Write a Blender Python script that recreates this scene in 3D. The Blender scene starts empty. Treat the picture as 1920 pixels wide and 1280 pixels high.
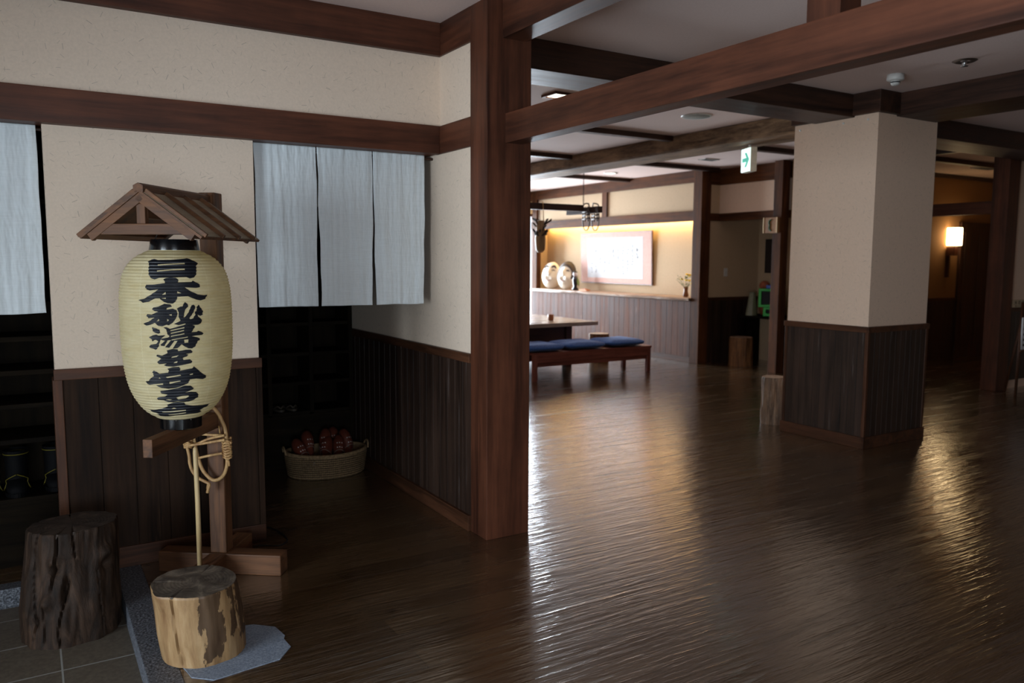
import bpy, bmesh, math, random
from mathutils import Vector, Matrix, noise
R = math.radians
random.seed(7)
S = bpy.context.scene
COL = S.collection

# ---------------------------------------------------------------- camera
YAW, PITCH, ROLL = 0.547104, 0.10241, 0.004115
cy, sy, cp, sp = math.cos(YAW), math.sin(YAW), math.cos(PITCH), math.sin(PITCH)
fwd = Vector((sy*cp, cy*cp, -sp)); rt0 = Vector((cy, -sy, 0)); up0 = rt0.cross(fwd)
cr, sr = math.cos(ROLL), math.sin(ROLL)
rt = cr*rt0 + sr*up0; up = -sr*rt0 + cr*up0
cd = bpy.data.cameras.new('camera'); cam = bpy.data.objects.new('camera', cd); COL.objects.link(cam)
cam.matrix_world = Matrix(((rt.x, up.x, -fwd.x, 0), (rt.y, up.y, -fwd.y, 0), (rt.z, up.z, -fwd.z, 1.5), (0, 0, 0, 1)))
cd.sensor_width = 36; cd.lens = 1490.85/1920*36; cd.clip_start = .05; cd.clip_end = 100
cd.dof.use_dof = True; cd.dof.focus_distance = 3.45; cd.dof.aperture_fstop = 2.6; cd.dof.aperture_blades = 7
S.camera = cam

# ---------------------------------------------------------------- world, exposure, daylight
w = bpy.data.worlds.new('sky'); S.world = w; w.use_nodes = True
w.node_tree.nodes['Background'].inputs[0].default_value = (.75, .87, 1, 1)
w.node_tree.nodes['Background'].inputs[1].default_value = 1.2
S.view_settings.view_transform = 'Standard'; S.view_settings.look = 'None'
S.view_settings.exposure = 0.0; S.view_settings.gamma = 1.0; S.view_settings.use_curve_mapping = False

def area(name, loc, direction, sx, sy_, power, color, spread=180):
    l = bpy.data.lights.new(name, 'AREA'); l.shape = 'RECTANGLE'; l.size = sx; l.size_y = sy_
    l.energy = power; l.color = color; l.spread = R(spread)
    o = bpy.data.objects.new(name, l); COL.objects.link(o); o.location = loc
    o.rotation_euler = Vector(direction).to_track_quat('-Z', 'Y').to_euler()
    return o
area('daylight_hall_window', (7.1, 13.62, 1.25), (0, -1, 0), 3.0, 2.2, 820, (.80, .90, 1))
area('daylight_entrance_door', (-3.35, .5, .98), (1, .12, .03), 3.5, 2.0, 340, (.78, .90, 1))
area('added_rear_daylight', (-.75, -4.3, 1.0), (.1, 1, .02), 2.4, 2.1, 178, (.74, .88, 1))  # second daylight source, added behind the camera for more frontal light

# ---------------------------------------------------------------- object helpers
def tagp(o, label=None, cat=None, group=None, kind=None):
    if label: o['label'] = label
    if cat: o['category'] = cat
    if group: o['group'] = group
    if kind: o['kind'] = kind
    return o
def thing(name, label, cat, loc=(0, 0, 0), rz=0, group=None, rot=None):
    o = bpy.data.objects.new(name, None); COL.objects.link(o); o.location = loc
    o.rotation_euler = rot if rot else (0, 0, rz); o.empty_display_size = .1
    return tagp(o, label, cat, group)
def dup(root, loc=None, rot=None, label=None, scale=None):
    r = root.copy(); COL.objects.link(r)
    if loc is not None: r.location = loc
    if rot is not None: r.rotation_euler = rot
    if scale is not None: r.scale = scale
    if label: r['label'] = label
    for ch in list(root.children):
        c = ch.copy(); COL.objects.link(c); c.parent = r
        for g in ch.children:
            d = g.copy(); COL.objects.link(d); d.parent = c
    return r

class MB:
    def __init__(s): s.bm = bmesh.new()
    def box(s, x0, x1, y0, y1, z0, z1, bev=0, M=None, mi=0):
        g = bmesh.ops.create_cube(s.bm, size=1)['verts']
        T = Matrix.Translation(((x0+x1)/2, (y0+y1)/2, (z0+z1)/2)) @ Matrix.Diagonal((abs(x1-x0), abs(y1-y0), abs(z1-z0), 1))
        if M: T = M @ T
        bmesh.ops.transform(s.bm, matrix=T, verts=g)
        for f in {f for v in g for f in v.link_faces}: f.material_index = mi
        if bev:
            es = list({e for v in g for e in v.link_edges})
            bmesh.ops.bevel(s.bm, geom=es, offset=bev, segments=2, profile=.6, affect='EDGES')
        return s
    def tube(s, pts, r, seg=8, closed=False, cap=True):
        pts = [Vector(p) for p in pts]; n = len(pts); rings = []
        rr = r if isinstance(r, (list, tuple)) else [r]*n
        prev = None
        for i, p in enumerate(pts):
            a = pts[(i-1) % n] if closed or i > 0 else p
            b = pts[(i+1) % n] if closed or i < n-1 else p
            t = (b-a).normalized()
            if prev is None:
                h = Vector((0, 0, 1)) if abs(t.z) < .9 else Vector((1, 0, 0))
                x = t.cross(h).normalized()
            else:
                x = (prev - t*prev.dot(t)).normalized()
            prev = x; y = t.cross(x)
            rings.append([s.bm.verts.new(p + (x*math.cos(2*math.pi*k/seg) + y*math.sin(2*math.pi*k/seg))*rr[i]) for k in range(seg)])
        m = n if closed else n-1
        for i in range(m):
            A, B = rings[i], rings[(i+1) % n]
            for k in range(seg): s.bm.faces.new((A[k], A[(k+1) % seg], B[(k+1) % seg], B[k]))
        if cap and not closed:
            s.bm.faces.new(rings[0][::-1]); s.bm.faces.new(rings[-1])
        return s
    def lathe(s, prof, seg=32, c=(0, 0, 0), capb=True, capt=True, sx=1, sy=1, mi=0):
        rings = []
        for r, z in prof:
            rings.append([s.bm.verts.new((c[0]+sx*r*math.cos(2*math.pi*k/seg), c[1]+sy*r*math.sin(2*math.pi*k/seg), c[2]+z)) for k in range(seg)])
        for A, B in zip(rings, rings[1:]):
            for k in range(seg):
                f = s.bm.faces.new((A[k], A[(k+1) % seg], B[(k+1) % seg], B[k])); f.material_index = mi
        if capb: s.bm.faces.new(rings[0][::-1])
        if capt: s.bm.faces.new(rings[-1])
        return s
    def prism(s, poly, z0, z1, M=None):
        a = [s.bm.verts.new((x, y, z0)) for x, y in poly]; b = [s.bm.verts.new((x, y, z1)) for x, y in poly]
        n = len(poly)
        s.bm.faces.new(a[::-1]); s.bm.faces.new(b)
        for i in range(n): s.bm.faces.new((a[i], a[(i+1) % n], b[(i+1) % n], b[i]))
        if M: bmesh.ops.transform(s.bm, matrix=M, verts=a+b)
        return s
    def ball(s, c, r, sc=(1, 1, 1), seg=16):
        g = bmesh.ops.create_uvsphere(s.bm, u_segments=seg, v_segments=max(6, seg*2//3), radius=1)['verts']
        bmesh.ops.transform(s.bm, matrix=Matrix.Translation(c) @ Matrix.Diagonal((r*sc[0], r*sc[1], r*sc[2], 1)), verts=g)
        return s
    def grid(s, fn, nu, nv, closed_u=False):
        V = [[s.bm.verts.new(fn(i/(nu if closed_u else nu-1), j/(nv-1))) for j in range(nv)] for i in range(nu)]
        for i in range(nu if closed_u else nu-1):
            for j in range(nv-1):
                k = (i+1) % nu
                s.bm.faces.new((V[i][j], V[k][j], V[k][j+1], V[i][j+1]))
        return s
    def done(s, name, mat, parent=None, smooth=False, recalc=True):
        me = bpy.data.meshes.new(name)
        if recalc: bmesh.ops.recalc_face_normals(s.bm, faces=s.bm.faces)
        s.bm.to_mesh(me); s.bm.free()
        for m in (mat if isinstance(mat, (list, tuple)) else [mat]): me.materials.append(m)
        if smooth:
            for p in me.polygons: p.use_smooth = True
        o = bpy.data.objects.new(name, me); COL.objects.link(o)
        if parent: o.parent = parent
        return o
def smooth_angle(o, deg=40):
    me = o.data
    for p in me.polygons: p.use_smooth = True
    me.set_sharp_from_angle(angle=R(deg))
    return o
def struct(name, mb, mat, label=None, cat=None, parent=None):
    o = mb.done(name, mat, parent)
    if not parent: tagp(o, label, cat, None, 'structure')
    return o
TR = [0]
def trim(mb, mat, label=None, cat=None):
    TR[0] += 1
    return struct('trim_%d' % TR[0], mb, mat, label, cat)
def B(*a, **k): return MB().box(*a, **k)

# ---------------------------------------------------------------- materials
def srgb(r, g, b):
    f = lambda c: (c/255/12.92) if c/255 <= .04045 else ((c/255+.055)/1.055)**2.4
    return (f(r), f(g), f(b), 1)
class Mat:
    def __init__(s, name):
        s.m = bpy.data.materials.new(name); s.m.use_nodes = True; s.t = s.m.node_tree
        s.b = s.t.nodes['Principled BSDF']; s.out = s.t.nodes['Material Output']
    def n(s, typ, **kw):
        nd = s.t.nodes.new(typ)
        for k, v in kw.items():
            if isinstance(v, dict):
                for kk, vv in v.items(): nd.inputs[kk].default_value = vv
            else: setattr(nd, k, v)
        return nd
    def l(s, a, b): s.t.links.new(a, b)
    def coords(s, scale=(1, 1, 1), kind='Object', rot=(0, 0, 0), loc=(0, 0, 0)):
        tc = s.n('ShaderNodeTexCoord'); mp = s.n('ShaderNodeMapping')
        mp.inputs['Scale'].default_value = scale; mp.inputs['Rotation'].default_value = rot; mp.inputs['Location'].default_value = loc
        s.l(tc.outputs[kind], mp.inputs[0]); return mp.outputs[0]
    def noise(s, co, scale, detail=4, rough=.55, dist=0, dim='3D'):
        nd = s.n('ShaderNodeTexNoise'); nd.noise_dimensions = dim
        nd.inputs['Scale'].default_value = scale; nd.inputs['Detail'].default_value = detail
        nd.inputs['Roughness'].default_value = rough; nd.inputs['Distortion'].default_value = dist
        s.l(co, nd.inputs['Vector']); return nd.outputs['Fac']
    def ramp(s, fac, stops, interp='LINEAR'):
        nd = s.n('ShaderNodeValToRGB'); e = nd.color_ramp.elements; nd.color_ramp.interpolation = interp
        while len(e) < len(stops): e.new(.5)
        for el, (p, c) in zip(e, stops): el.position = p; el.color = c if len(c) == 4 else (*c, 1)
        s.l(fac, nd.inputs[0]); return nd.outputs[0]
    def mix(s, fac, a, b, mode='MIX'):
        nd = s.n('ShaderNodeMix'); nd.data_type = 'RGBA'; nd.blend_type = mode
        for sock, v in ((nd.inputs[0], fac), (nd.inputs[6], a), (nd.inputs[7], b)):
            if hasattr(v, 'is_linked'): s.l(v, sock)
            else: sock.default_value = v
        return nd.outputs[2]
    def math(s, op, a, b=0, c=0):
        nd = s.n('ShaderNodeMath', operation=op)
        for i, v in enumerate((a, b, c)):
            if hasattr(v, 'is_linked'): s.l(v, nd.inputs[i])
            else: nd.inputs[i].default_value = v
        return nd.outputs[0]
    def bump(s, h, strength=.3, dist=.01, normal=None):
        nd = s.n('ShaderNodeBump'); nd.inputs['Strength'].default_value = strength; nd.inputs['Distance'].default_value = dist
        s.l(h, nd.inputs['Height'])
        if normal: s.l(normal, nd.inputs['Normal'])
        s.l(nd.outputs[0], s.b.inputs['Normal']); return nd.outputs[0]
    def set(s, **kw):
        names = dict(color='Base Color', rough='Roughness', metal='Metallic', spec='Specular IOR Level', ior='IOR', coat='Coat Weight', coatr='Coat Roughness', sheen='Sheen Weight', trans='Transmission Weight', em='Emission Color', emst='Emission Strength', sss='Subsurface Weight')
        for k, v in kw.items():
            i = s.b.inputs[names[k]]
            if hasattr(v, 'is_linked'): s.l(v, i)
            else: i.default_value = v
        return s
def plain(name, rgb, rough=.5, spec=.5, metal=0, bumps=None, var=.12):
    m = Mat(name); co = m.coords()
    nz = m.noise(co, 25, 4)
    c = srgb(*rgb)
    col = m.ramp(nz, [(.3, tuple(x*(1-var) for x in c[:3])), (.7, tuple(min(1, x*(1+var)) for x in c[:3]))])
    m.set(color=col, rough=rough, spec=spec, metal=metal)
    if bumps: m.bump(m.noise(co, bumps[0], 5), bumps[1], bumps[2])
    return m.m
def wood(name, c1, c2, axis='X', rough=.45, spec=.4, scale=18, stretch=.06, bump=.15, blotch=.35, pale=None, pale_at=.62):
    m = Mat(name)
    sc = [1, 1, 1]; sc['XYZ'.index(axis)] = stretch
    co = m.coords(tuple(sc)); oi = m.n('ShaderNodeObjectInfo')
    ad = m.n('ShaderNodeVectorMath', operation='MULTIPLY_ADD'); ad.inputs[1].default_value = (1, 1, 1)
    cb = m.n('ShaderNodeCombineXYZ'); rr = m.math('MULTIPLY', oi.outputs['Random'], 37.0)
    for i in range(3): m.l(rr, cb.inputs[i])
    m.l(co, ad.inputs[0]); m.l(cb.outputs[0], ad.inputs[2]); co = ad.outputs[0]
    a = m.noise(co, scale, 6, .6, .6); f = m.noise(co, scale*6, 4, .6)
    mixv = m.math('ADD', m.math('MULTIPLY', a, .75), m.math('MULTIPLY', f, .25))
    col = m.ramp(mixv, [(.36, srgb(*c1)), (.62, srgb(*c2))])
    bl = m.noise(m.coords(), 3.2, 4, .6)
    col = m.mix(blotch, col, m.ramp(bl, [(.3, (.35, .35, .38)), (.65, (1, 1, 1))]), 'MULTIPLY')
    if pale:
        st = m.noise(co, scale*1.7, 5, .65, .3)
        col = m.mix(m.ramp(st, [(pale_at, (0, 0, 0)), (pale_at+.14, (.75, .75, .75))]), col, srgb(*pale))
    m.set(color=col, rough=m.ramp(a, [(.3, (rough*.85,)*3), (.7, (rough*1.15,)*3)]), spec=spec)
    m.bump(mixv, bump, .004)
    return m.m
def wood3(name, *a, **k): return {ax: wood(name + '_' + ax.lower(), *a, axis=ax, **k) for ax in 'XYZ'}
BEAM = wood3('stained_beam', (54, 30, 21), (106, 61, 41), rough=.5, spec=.28, scale=9, blotch=.5)
HBEAM = wood3('hall_beam', (52, 29, 17), (108, 66, 38), rough=.65, spec=.12, scale=9, blotch=.45)
DARK = wood3('dark_beam', (34, 20, 14), (74, 46, 32), rough=.5)
GREY = wood3('weathered_beam', (74, 56, 42), (158, 130, 102), rough=.6, spec=.25, bump=.8, scale=9, stretch=.2)
RAIL = wood3('rail_wood', (48, 29, 19), (94, 58, 38), rough=.5, spec=.25)
WAIN = wood('wainscot_boards', (29, 19, 14), (64, 45, 35), axis='Z', rough=.5, scale=14, stretch=.05, bump=.35, pale=(112, 100, 96), pale_at=.62)
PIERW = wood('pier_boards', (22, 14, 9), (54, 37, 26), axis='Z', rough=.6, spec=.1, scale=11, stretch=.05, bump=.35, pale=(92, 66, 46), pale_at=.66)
WAINC = wood('counter_boards', (60, 33, 22), (106, 66, 48), axis='Z', rough=.65, spec=.2, scale=14, stretch=.05, bump=.35, pale=(184, 158, 150), pale_at=.62)
CAB = wood3('cabinet_wood', (18, 14, 10), (36, 29, 21), rough=.8, spec=.05, bump=.1)

def plaster(name, rgb, fibres=True):
    m = Mat(name); co = m.coords()
    nz = m.noise(co, 90, 3, .6); c = srgb(*rgb)
    col = m.ramp(nz, [(.3, tuple(x*.95 for x in c[:3])), (.7, tuple(min(1, x*1.03) for x in c[:3]))])
    if fibres:
        for k, (sc, thr) in enumerate(((15, .3), (21, .4))):
            # short straw fibres: one randomly turned stroke in some cells
            geo = m.n('ShaderNodeNewGeometry'); tc = m.coords((sc,)*3, loc=(k*3.3,)*3)
            sep = m.n('ShaderNodeSeparateXYZ'); m.l(tc, sep.inputs[0])
            s2 = m.n('ShaderNodeCombineXYZ'); m.l(m.math('ADD', sep.outputs[0], sep.outputs[1]), s2.inputs[0]); m.l(sep.outputs[2], s2.inputs[1])
            vo = m.n('ShaderNodeTexVoronoi'); vo.voronoi_dimensions = '2D'; vo.inputs['Scale'].default_value = 1; vo.inputs['Randomness'].default_value = 1
            m.l(s2.outputs[0], vo.inputs['Vector'])
            d = m.n('ShaderNodeVectorMath', operation='SUBTRACT'); m.l(s2.outputs[0], d.inputs[0]); m.l(vo.outputs['Position'], d.inputs[1])
            ds = m.n('ShaderNodeSeparateXYZ'); m.l(d.outputs[0], ds.inputs[0])
            cs = m.n('ShaderNodeSeparateColor'); m.l(vo.outputs['Color'], cs.inputs[0])
            ang = m.math('MULTIPLY', cs.outputs[0], 6.28); ca = m.math('COSINE', ang); sa = m.math('SINE', ang)
            u = m.math('ADD', m.math('MULTIPLY', ds.outputs[0], ca), m.math('MULTIPLY', ds.outputs[1], sa))
            v = m.math('SUBTRACT', m.math('MULTIPLY', ds.outputs[1], ca), m.math('MULTIPLY', ds.outputs[0], sa))
            mask = m.math('MULTIPLY', m.math('LESS_THAN', m.math('ABSOLUTE', v), .02), m.math('LESS_THAN', m.math('ABSOLUTE', u), .2))
            mask = m.math('MULTIPLY', mask, m.math('GREATER_THAN', cs.outputs[1], thr))
            mask = m.math('MULTIPLY', mask, m.math('MULTIPLY', cs.outputs[2], .6))
            col = m.mix(mask, col, tuple(x*.4 for x in c[:3]) + (1,))
    m.set(color=col, rough=.85, spec=.2); m.bump(nz, .15, .002)
    return m.m
PLAS = plaster('straw_wallpaper', (226, 206, 186))
PLASP = plaster('pillar_wallpaper', (228, 200, 177))
PLASW = plaster('hall_wallpaper', (196, 172, 142))
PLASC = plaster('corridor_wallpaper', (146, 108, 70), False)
CEIL = plaster('ceiling_paper', (220, 198, 190), False)

def floor_mat():
    m = Mat('vinyl_planks'); co = m.coords()
    br = m.n('ShaderNodeTexBrick'); br.offset = .37; br.inputs['Scale'].default_value = 1
    br.inputs['Brick Width'].default_value = 1.2; br.inputs['Row Height'].default_value = .15
    br.inputs['Mortar Size'].default_value = .0012; br.inputs['Mortar Smooth'].default_value = .3; br.inputs['Bias'].default_value = 0
    br.inputs['Color1'].default_value = srgb(78, 60, 42); br.inputs['Color2'].default_value = srgb(98, 77, 54); br.inputs['Mortar'].default_value = srgb(30, 21, 15)
    m.l(co, br.inputs['Vector'])
    g = m.noise(m.coords((1.6, 28, 1)), 4, 8, .65, .5)
    col = m.mix(.8, br.outputs['Color'], m.ramp(g, [(.28, (.42, .38, .36)), (.5, (.85, .8, .76)), (.72, (1.25, 1.15, 1.05))]), 'MULTIPLY')
    kn = m.noise(m.coords((2.2, 9, 1)), 3.1, 2, .5)
    col = m.mix(m.ramp(kn, [(.69, (0, 0, 0)), (.76, (.8, .8, .8))]), col, srgb(44, 30, 22))
    rip = m.noise(m.coords((3.2, 34, 1)), 1.25, 3, .55, .25)
    fine = m.noise(m.coords((6, 90, 1)), 2, 3, .5)
    co2 = m.noise(m.coords((1.1, 15, 1)), 1.1, 3, .55, .3)
    h = m.math('ADD', m.math('ADD', rip, m.math('MULTIPLY', fine, .18)), m.math('MULTIPLY', co2, 1.1))
    m.set(color=col, spec=.85, coat=.8, rough=m.ramp(co2, [(.36, (.29,)*3), (.62, (.10,)*3)]), coatr=m.ramp(rip, [(.36, (.24,)*3), (.62, (.08,)*3)]))
    m.b.inputs['Coat IOR'].default_value = 1.6
    b1 = m.bump(h, .42, .006); m.l(b1, m.b.inputs['Coat Normal'])
    return m.m
FLOOR = floor_mat()
def granite(name, a, b, sc=170, rough=.55):
    m = Mat(name); co = m.coords()
    nz = m.noise(co, sc, 3, .7)
    col = m.ramp(nz, [(.36, srgb(*a)), (.5, srgb(*[(x+y)//2 for x, y in zip(a, b)])), (.64, srgb(*b))])
    m.set(color=col, rough=rough); m.bump(nz, .2, .002); return m.m
GRAN = granite('granite', (28, 30, 36), (128, 132, 140), 110)
def tile_mat():
    m = Mat('entrance_tile'); co = m.coords(loc=(-.043, -3.41, 0)); sep = m.n('ShaderNodeSeparateXYZ'); m.l(co, sep.inputs[0])
    msk = None
    for i in (0, 1):
        fr = m.math('FRACT', m.math('ADD', m.math('DIVIDE', sep.outputs[i], .302), 200.0))
        e = m.math('GREATER_THAN', m.math('ABSOLUTE', m.math('SUBTRACT', fr, .5)), .489)
        msk = e if msk is None else m.math('MAXIMUM', msk, e)
    nz = m.noise(co, 60, 4)
    base = m.ramp(nz, [(.3, srgb(84, 76, 66)), (.7, srgb(104, 96, 84))])
    m.set(color=m.mix(msk, base, srgb(150, 152, 148)), rough=.55, spec=.4)
    m.bump(m.math('SUBTRACT', m.math('MULTIPLY', nz, .1), msk), .3, .002)
    return m.m
TILE = tile_mat()
def linen(name, rgb):
    m = Mat(name); co = m.coords()
    wv = m.noise(m.coords((1, 1, .02)), 900, 2); wh = m.noise(m.coords((.02, .02, 1)), 700, 2)
    st = m.noise(m.coords((1, 1, .03)), 60, 4)
    h = m.math('ADD', m.math('ADD', wv, wh), st); c = srgb(*rgb)
    col = m.ramp(m.math('MULTIPLY', h, .333), [(.38, tuple(x*.84 for x in c[:3])), (.60, c[:3])])
    m.set(color=col, rough=.9, spec=.15, sheen=.1); m.bump(st, .35, .003)
    tr = m.n('ShaderNodeBsdfTranslucent'); m.l(col, tr.inputs[0]); mx = m.n('ShaderNodeMixShader'); mx.inputs[0].default_value = .06
    m.l(m.b.outputs[0], mx.inputs[1]); m.l(tr.outputs[0], mx.inputs[2]); m.l(mx.outputs[0], m.out.inputs[0])
    return m.m
LINEN = linen('noren_linen', (232, 239, 242))
def glass(name):
    m = Mat(name); tr = m.n('ShaderNodeBsdfTransparent'); gl = m.n('ShaderNodeBsdfGlossy'); gl.inputs['Roughness'].default_value = .02
    fr = m.n('ShaderNodeFresnel'); fr.inputs[0].default_value = 1.45; mx = m.n('ShaderNodeMixShader')
    m.l(fr.outputs[0], mx.inputs[0]); m.l(tr.outputs[0], mx.inputs[1]); m.l(gl.outputs[0], mx.inputs[2]); m.l(mx.outputs[0], m.out.inputs[0])
    return m.m
GLASS = glass('window_glass')
def glow(name, rgb, st, base=(1, 1, 1)):
    m = Mat(name); m.set(color=(*base, 1), em=(*rgb, 1), emst=st, rough=.4); return m.m
BLACK = plain('black_lacquer', (10, 10, 12), .18, .6)
DBLACK = plain('matte_black', (16, 15, 15), .6)
WHITEP = plain('white_plastic', (214, 214, 210), .4)
METAL = plain('brushed_metal', (170, 170, 170), .3, metal=1)

# ================================================================ STRUCTURE
CZ = 2.81
def planks_x(mb, x0, x1, y0, y1, z0, z1, wd):          # vertical boards side by side along X
    n = max(1, round((x1-x0)/wd)); s = (x1-x0)/n
    for i in range(n): mb.box(x0+i*s+.0015, x0+(i+1)*s-.0015, y0, y1, z0, z1, bev=.002)
    mb.box(x0, x1, y1-.002, y1+.0004, z0, z1)
    return mb
def planks_y(mb, x0, x1, y0, y1, z0, z1, wd):
    n = max(1, round((y1-y0)/wd)); s = (y1-y0)/n
    for i in range(n): mb.box(x0, x1, y0+i*s+.0015, y0+(i+1)*s-.0015, z0, z1, bev=.002)
    xm = x0+.003 if x0 > 8 else (x0+x1)/2
    mb.box(xm, x1+.0004, y0, y1, z0, z1)
    return mb
# floors
fl = MB(); fl.box(.41, 14, -4, 13.3, -.12, 0); fl.box(-3, .41, 4.25, 6, -.12, 0)
struct('floor', fl, FLOOR, 'dark brown wooden plank floor of the lobby', 'floor')
struct('floor', B(-3, .30, -4, 4.165, -.2, -.09), TILE, 'dark square tiles of the sunken entrance floor', 'floor')
gr = MB(); gr.box(.298, .41, -4, 4.25, -.2, 0, bev=.004); gr.box(-3, .298, 4.165, 4.25, -.2, 0, bev=.004)
trim(gr, GRAN, 'grey granite step edging around the tiled entrance floor', 'step')
struct('ceiling', B(-3.1, 14.1, -4.1, 13.4, CZ, CZ+.1), CEIL, 'plain pale ceiling', 'ceiling')

# pier between the two curtained openings
wl = struct('wall_left', B(.09, 1.013, 4.2, 4.32, 0, 2.14), PLAS, 'cream straw-flecked wall pier behind the lantern', 'wall')
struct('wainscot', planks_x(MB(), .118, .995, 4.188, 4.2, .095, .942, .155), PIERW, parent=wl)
struct('dado_rail', B(.084, 1.024, 4.176, 4.21, .938, .988, bev=.003), RAIL['X'], parent=wl)
struct('corner_trim', B(.078, .118, 4.182, 4.325, 0, .94, bev=.003), RAIL['Z'], parent=wl)
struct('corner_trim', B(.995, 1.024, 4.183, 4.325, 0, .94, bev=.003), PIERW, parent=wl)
struct('baseboard', B(.118, 1.022, 4.178, 4.21, 0, .102, bev=.003), RAIL['X'], parent=wl)
struct('wall_left_upper', B(-3, 2.06, 4.163, 4.36, 2.245, 2.64), PLAS, 'cream straw-flecked wall band above the dark lintel', 'wall')
trim(B(-3, 2.037, 4.14, 4.36, 2.095, 2.25, bev=.004), BEAM['X'], 'dark brown lintel above the curtains', 'beam')
trim(B(-3, 2.037, 4.128, 4.18, 2.632, CZ, bev=.003), BEAM['X'], 'dark brown cornice beam at the entrance ceiling', 'beam')
struct('wall_left_end', B(-3, -.95, 4.2, 4.32, 0, 2.14), PLAS)
# alcove
wa = struct('wall_alcove', B(2.05, 2.2, 3.775, 13.3, 0, CZ), PLAS, 'cream wall with plank wainscot beside the shoe alcove', 'wall')
struct('wainscot', planks_y(MB(), 2.04, 2.05, 3.78, 5.95, .08, .945, .095), WAIN, parent=wa)
struct('dado_rail', B(2.028, 2.06, 3.78, 5.62, .94, .99, bev=.003), RAIL['Y'], parent=wa)
struct('baseboard', B(2.022, 2.06, 3.78, 5.62, 0, .088, bev=.003), RAIL['Y'], parent=wa)
trim(B(2.037, 2.1, 3.775, 4.2, 2.095, 2.25, bev=.004), BEAM['Y'], 'short brown lintel between the corner and the post', 'beam')
trim(B(2.037, 2.1, 3.775, 4.2, 2.632, CZ, bev=.004), BEAM['Y'], 'short brown cornice between the corner and the post', 'beam')
struct('wall_alcove_back', B(-3, 2.05, 5.95, 6.05, 0, CZ), PLAS)
struct('wall_alcove_left', B(.93, 1.0, 4.32, 5.95, 0, CZ), CAB['Z'])
struct('wall_closet_back', B(-3, .93, 4.84, 4.9, 0, CZ), CAB['Z'])
# the big post and its two beams
trim(B(2.038, 2.305, 3.6, 3.778, 0, CZ, bev=.004), BEAM['Z'], 'thick reddish brown timber post in the middle', 'post')
trim(B(2.147, 2.25, -4, 3.602, 2.10, 2.25, bev=.004), BEAM['Y'], 'reddish brown timber beam running from the middle post overhead', 'beam')
trim(B(2.13, 2.27, -4, 3.602, 2.622, CZ, bev=.004), BEAM['Y'], 'upper reddish beam under the ceiling on the middle post', 'beam')
trim(B(2.15, 2.248, 1.622, 1.745, 2.248, 2.63), BEAM['Z'], 'short strut standing on the reddish beam', 'strut')
bx = B(2.3, 2.328, 3.66, 3.76, .17, .56, bev=.004).done('post_box', DBLACK)
tagp(bx, 'slim black box fixed low on the middle post', 'box')
# ceiling beams
trim(B(2.2, 5.672, 4.10, 4.47, 2.632, CZ, bev=.005), DARK['X'], 'dark ceiling beam from the middle post to the pillar', 'beam')
trim(B(5.9, 6.43, -4, 3.93, 2.632, CZ, bev=.005), DARK['Y'], 'dark ceiling beam in front of the pillar', 'beam')
trim(B(6.42, 14, 4.36, 4.8, 2.632, CZ, bev=.005), DARK['X'], 'dark ceiling beam to the right of the pillar', 'beam')
wb = MB(); wb.box(5.92, 6.36, 4.64, 13.2, 2.635, CZ, bev=.03)
trim(wb, GREY['Y'], 'weathered adzed beam over the hall', 'beam')
for y, x0, x1 in ((6.5, 2.2, 5.92), (8.33, 2.2, 5.92), (6.5, 6.36, 8.64), (8.33, 6.36, 8.5), (10.2, 6.36, 8.43), (10.2, 2.2, 5.92)):
    trim(B(x0, x1, y-.045, y+.045, 2.757, CZ+.002), DARK['X'], 'thin dark ceiling batten of the hall', 'batten')
# pillar
wp = struct('wall_pillar', B(5.672, 6.456, 3.892, 4.676, 0, 2.643), PLASP, 'square cream pillar with dark plank wainscot', 'pillar')
X0, X1, Y0, Y1 = 5.672, 6.456, 3.892, 4.676
struct('wainscot', planks_y(MB(), X0-.008, X0, Y0+.012, Y1-.012, .085, .94, .07), WAIN, parent=wp)
struct('wainscot', planks_x(MB(), X0+.012, X1-.012, Y0-.008, Y0, .085, .94, .07), WAIN, parent=wp)
e = .022
r = MB(); r.box(X0-e, X0, Y0-e, Y1+e, .935, .982, bev=.003); r.box(X0-e, X1+e, Y0-e, Y0, .935, .982, bev=.003); r.box(X1, X1+e, Y0, Y1, .935, .982); r.box(X0, X1, Y1, Y1+e, .935, .982)
struct('dado_rail', r, RAIL['Y'], parent=wp)
r = MB(); r.box(X0-e, X0, Y0-e, Y1+e, 0, .095, bev=.003); r.box(X0-e, X1+e, Y0-e, Y0, 0, .095, bev=.003); r.box(X1, X1+e, Y0, Y1, 0, .095); r.box(X0, X1, Y1, Y1+e, 0, .095)
struct('baseboard', r, RAIL['Y'], parent=wp)
for x, y in ((X0, Y0), (X0, Y1), (X1, Y0)):
    struct('corner_trim', B(x-.014, x+.014, y-.014, y+.014, .09, .94, bev=.003), RAIL['Z'], parent=wp)
struct('collar', B(X0-.03, X1+.02, Y0-.03, Y1+.02, 2.645, CZ, bev=.003), DARK['Y'], parent=wp)
ck = MB()
for y in (4.62, 4.2, 3.98): ck.ball((X0-.004, y, 2.60), .009, seg=8)
struct('hook', ck, WHITEP, parent=wp)

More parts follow.
